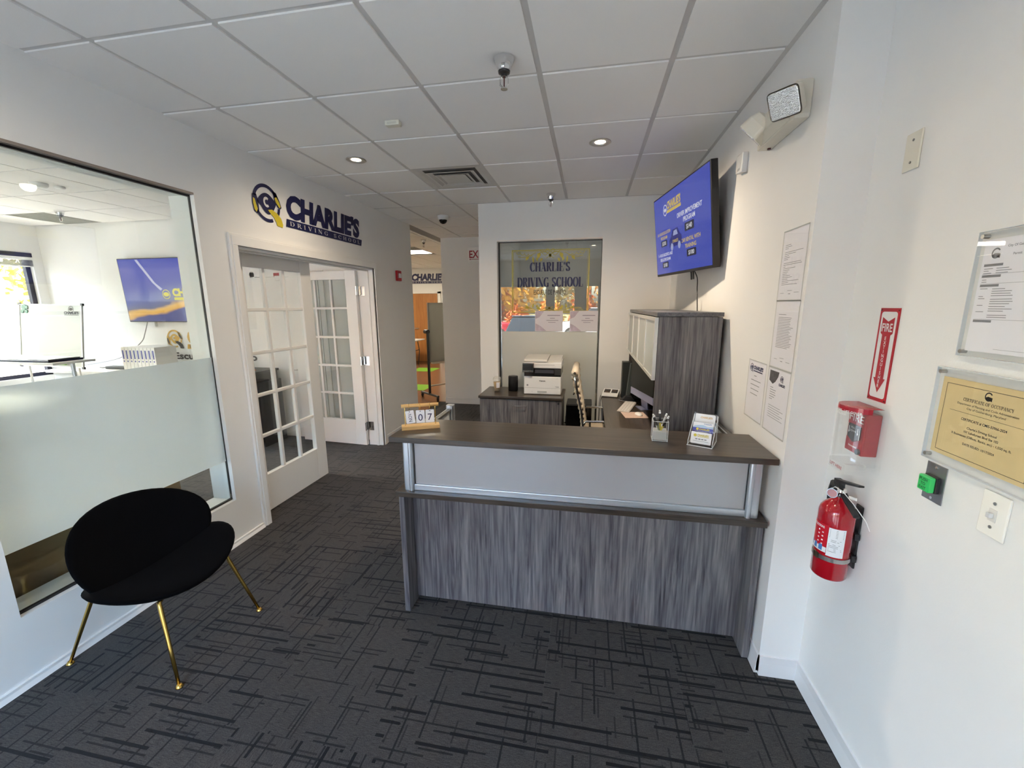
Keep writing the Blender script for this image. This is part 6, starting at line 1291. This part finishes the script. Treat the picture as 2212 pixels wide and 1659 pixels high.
lk = thing('classroom_logo_sign', 'navy logo lettering on the far classroom wall above the wooden door', 'sign', (-4.1, 10.5, 2.3))
wordmark(fback(10.499), .004, -4.48, 2.36, 1.15, .29, lk, NAVY, NAVY, OFFWHITE)
# ------------------------------------------------------------------ outdoors, seen in the glass and through the office window
ASPH = pm('asphalt', (.30, .295, .285), .85, noise=.12, nscale=3); 
g = MB().box(-60, 60, -70, 40, -.30, -.13).build('ground', ASPH, origin=(0, 0, 0)); prop(g, kind='structure')
wk = MB().box(-40, 20, FY-2.2, FY-.15, -.13, -.01).box(OX-2.0, OX-.2, FY-2.2, 16, -.13, -.01).build('sidewalk', pm('concrete_walk', (.58, .56, .52), .8, noise=.06), origin=(0, 0, 0)); prop(wk, kind='structure')
gr = MB().box(-60, 60, -70, -17, -.13, .02).box(-60, -24, -17, 40, -.13, .02).build('lawn', pm('dry_lawn', lin('9a8a52'), .9, noise=.3, nscale=2), origin=(0, 0, 0)); prop(gr, kind='structure')
STRIPE = pm('stripe_white', (.7, .7, .68), .7)
for k in range(9):
    o = MB().box(-14+k*2.8, -13.88+k*2.8, -11.5, -6.2, -.13, -.127).build('parking_stripe', STRIPE); prop(o, kind='structure')
def hedge(name, label, x0, x1, y0, y1, h): pass
wl2 = MB().box(-19, -18.7, -10, 14, -.13, 1.15).build('parapet', pm('white_render', (.80, .78, .72), .7, noise=.04)); prop(wl2, kind='structure')
# car made as a lofted body
def car(name, label, loc, rot, col, suv=False):
    o = thing(name, label, 'car', loc, rot, local=True)
    paint = pm('paint_'+name, col, .2, coat=.8, noise=.02); dark = pm('car_glass', (.02, .024, .028), .06); 
    Lh, Wd = 2.25, .9; top = 1.68 if suv else 1.42; belt = 1.0 if suv else .88
    pb = [(-Lh, .30), (-Lh, .70), (-Lh+.10, belt-.08), (-1.1, belt), (1.75, belt+.05), (Lh-.03, belt-.05), (Lh, .55), (Lh-.05, .28)]
    f = lambda a, b, d: Vector((a, d, b))
    MB().prism(pb, f, -Wd, Wd).build('body', paint, o, bevel=.08, seg=3)
    cab = [(-1.15, belt-.02), (-.45, top-.05), (-.1, top), (1.2 if suv else .8, top), (1.9 if suv else 1.55, belt)]
    vs = [(a, -(Wd-.06 if b < belt+.05 else Wd-.20), b) for a, b in cab]+[(a, (Wd-.06 if b < belt+.05 else Wd-.20), b) for a, b in cab]; n = len(cab)
    MB().add(vs, [tuple(range(n))[::-1], tuple(range(n, 2*n))]+[(i, (i+1) % n, n+(i+1) % n, n+i) for i in range(n)]).build('cabin_glass', dark, o, bevel=.03)
    MB().box(-.42, 1.25 if suv else .85, -(Wd-.19), Wd-.19, top-.02, top+.02).build('roof', paint, o, bevel=.02)
    for x in (-1.42, 1.38):
        for s in (-1, 1):
            w = MB().cyl((x, s*(Wd-.20), .33), (x, s*(Wd+.01), .33), .33, n=20).build('wheel', pm('tyre', (.02, .02, .02), .7), o); MB().cyl((x, s*(Wd+.005), .33), (x, s*(Wd+.025), .33), .21, n=16).build('rim', NICKEL, w)
    MB().box(-Lh-.02, -Lh+.02, -.75, -.45, .62, .74).box(-Lh-.02, -Lh+.02, .45, .75, .62, .74).build('headlight', pm('headlight', (.8, .8, .8), .1), o)
car('sedan', 'dark blue-grey sedan parked facing the storefront', (-1.35, -8.3, -.13), R(-90), lin('46566a'))
car('hatchback', 'pale blue hatchback parked facing the storefront', (2.5, -8.3, -.13), R(-90), lin('9fb4c8'))
car('suv', 'red sport utility car parked across the lot', (-5.2, -14.2, -.13), R(178), lin('a0182a'), True)
car('minivan', 'white van parked across the lot by the trees', (1.4, -15.2, -.13), R(5), (.75, .75, .74), True)
# trees: trunk, boughs and leaves
def tree(label, loc, h, r, leafcol, seed, bare=False, cone=False):
    rg = random.Random(seed); o = thing('tree', label, 'tree', loc, rg.random()*6, local=True, group='autumn trees outside')
    bark = pm('bark', lin('5a4a3c'), .9, noise=.2)
    t = MB().tube([(0, 0, 0), (.05, .03, h*.3), (-.03, .05, h*.6), (0, 0, h*.9)], [.16, .13, .08, .03], n=8)
    tips = []
    for k in range(11):
        a = rg.random()*6.28; z = h*(.28+.5*rg.random()); e = Vector((math.cos(a)*r*(.4+.5*rg.random()), math.sin(a)*r*(.4+.5*rg.random()), z+h*.22*rg.random()+.2)); t.tube([(0, 0, z), e*.55+Vector((0, 0, z*.45)), e], [.05, .035, .015], n=6); tips.append(e)
        if bare:
            for j in range(5): e2 = e+Vector((rg.uniform(-.8, .8), rg.uniform(-.8, .8), rg.uniform(.2, 1.1))); t.tube([e*.7+Vector((0, 0, z*.3)), e2], [.02, .008], n=5)
    t.build('trunk', bark, o)
    lv = MB(); n = 350 if bare else 1500
    for k in range(n):
        a = rg.random()*6.28; u = rg.uniform(-1, 1); s = math.sqrt(1-u*u); q_ = rg.random()**.4
        c = Vector((math.cos(a)*s*r*q_, math.sin(a)*s*r*q_, h*.50+u*h*.48*q_)); d1 = Vector((rg.uniform(-1, 1), rg.uniform(-1, 1), rg.uniform(-1, 1))).normalized(); d2 = d1.orthogonal().normalized(); sz = .10+.16*rg.random()
        lv.v += [tuple(c-d1*sz), tuple(c+d2*sz*.6), tuple(c+d1*sz), tuple(c-d2*sz*.6)]; b = len(lv.v)-4; lv.f.append((b, b+1, b+2, b+3))
    me = bpy.data.meshes.new('foliage'); me.from_pydata(lv.v, [], lv.f); finish('foliage', me, pm('leaf_'+leafcol, lin(leafcol), .7, noise=.35, nscale=4), o)
cols = ['c98a3a', 'b8622c', 'd2a648', 'a8552e', 'c2983e', '8c7a3a']
lab = ['orange', 'rust red', 'golden', 'copper', 'amber', 'olive']
rg = random.Random(2)
for k in range(12):
    x = -13+(k//2)*4.6+(k % 2)*2.3; y = -20.5-(k % 2)*4.6
    tree('%s tree across the parking lot, number %s from the east end' % (lab[k % 6], ('one', 'two', 'three', 'four', 'five', 'six', 'seven', 'eight', 'nine', 'ten', 'eleven', 'twelve')[k]), (x, y, -.02), 6+rg.random()*4, 1.75, cols[k % 6], k, bare=(k % 4 == 2))
for k in range(7):
    x = -25.5-(k % 2)*2.5; y = -9+k*4.0
    tree('yellow tree beyond the white parapet, number %s along it' % ('one', 'two', 'three', 'four', 'five', 'six', 'seven')[k], (x, y, -.02), 7+rg.random()*3, 1.9, 'd8c860' if k % 2 else 'b4b05a', 40+k, bare=(k % 3 == 1))
# low shrubs that fill the far side of the lot
def shrub(label, loc, r, h, col, seed):
    rg2 = random.Random(seed); o = thing('shrub', label, 'shrub', loc, 0, local=True, group='autumn shrubs across the lot')
    st_ = MB()
    for k in range(5): a = rg2.random()*6.28; st_.tube([(0, 0, 0), (math.cos(a)*r*.5, math.sin(a)*r*.5, h*.7)], [.03, .01], n=5)
    st_.build('stems', pm('bark', lin('5a4a3c'), .9, noise=.2), o); vs = []; fs = []
    for k in range(900):
        a = rg2.random()*6.28; u = rg2.random(); q_ = rg2.random()**.4; s = math.sqrt(max(0, 1-u*u))
        c = Vector((math.cos(a)*s*r*q_, math.sin(a)*s*r*q_, u*h*q_+.05)); d1 = Vector((rg2.uniform(-1, 1), rg2.uniform(-1, 1), rg2.uniform(-1, 1))).normalized(); d2 = d1.orthogonal().normalized(); sz = .06+.10*rg2.random()
        vs += [tuple(c-d1*sz), tuple(c+d2*sz*.6), tuple(c+d1*sz), tuple(c-d2*sz*.6)]; b = len(vs)-4; fs.append((b, b+1, b+2, b+3))
    me = bpy.data.meshes.new('foliage'); me.from_pydata(vs, [], fs); finish('foliage', me, pm('leaf_'+col, lin(col), .7, noise=.35, nscale=4), o)
words = ('first', 'second', 'third', 'fourth', 'fifth', 'sixth', 'seventh', 'eighth')
for k in range(8): shrub('%s autumn shrub in the row across the lot' % words[k], (-9.5+k*2.0, -17.6, .0), .92, 1.7+.5*(k % 3), ['c98a3a', 'a8552e', 'd2a648', 'b8622c'][k % 4], 70+k)
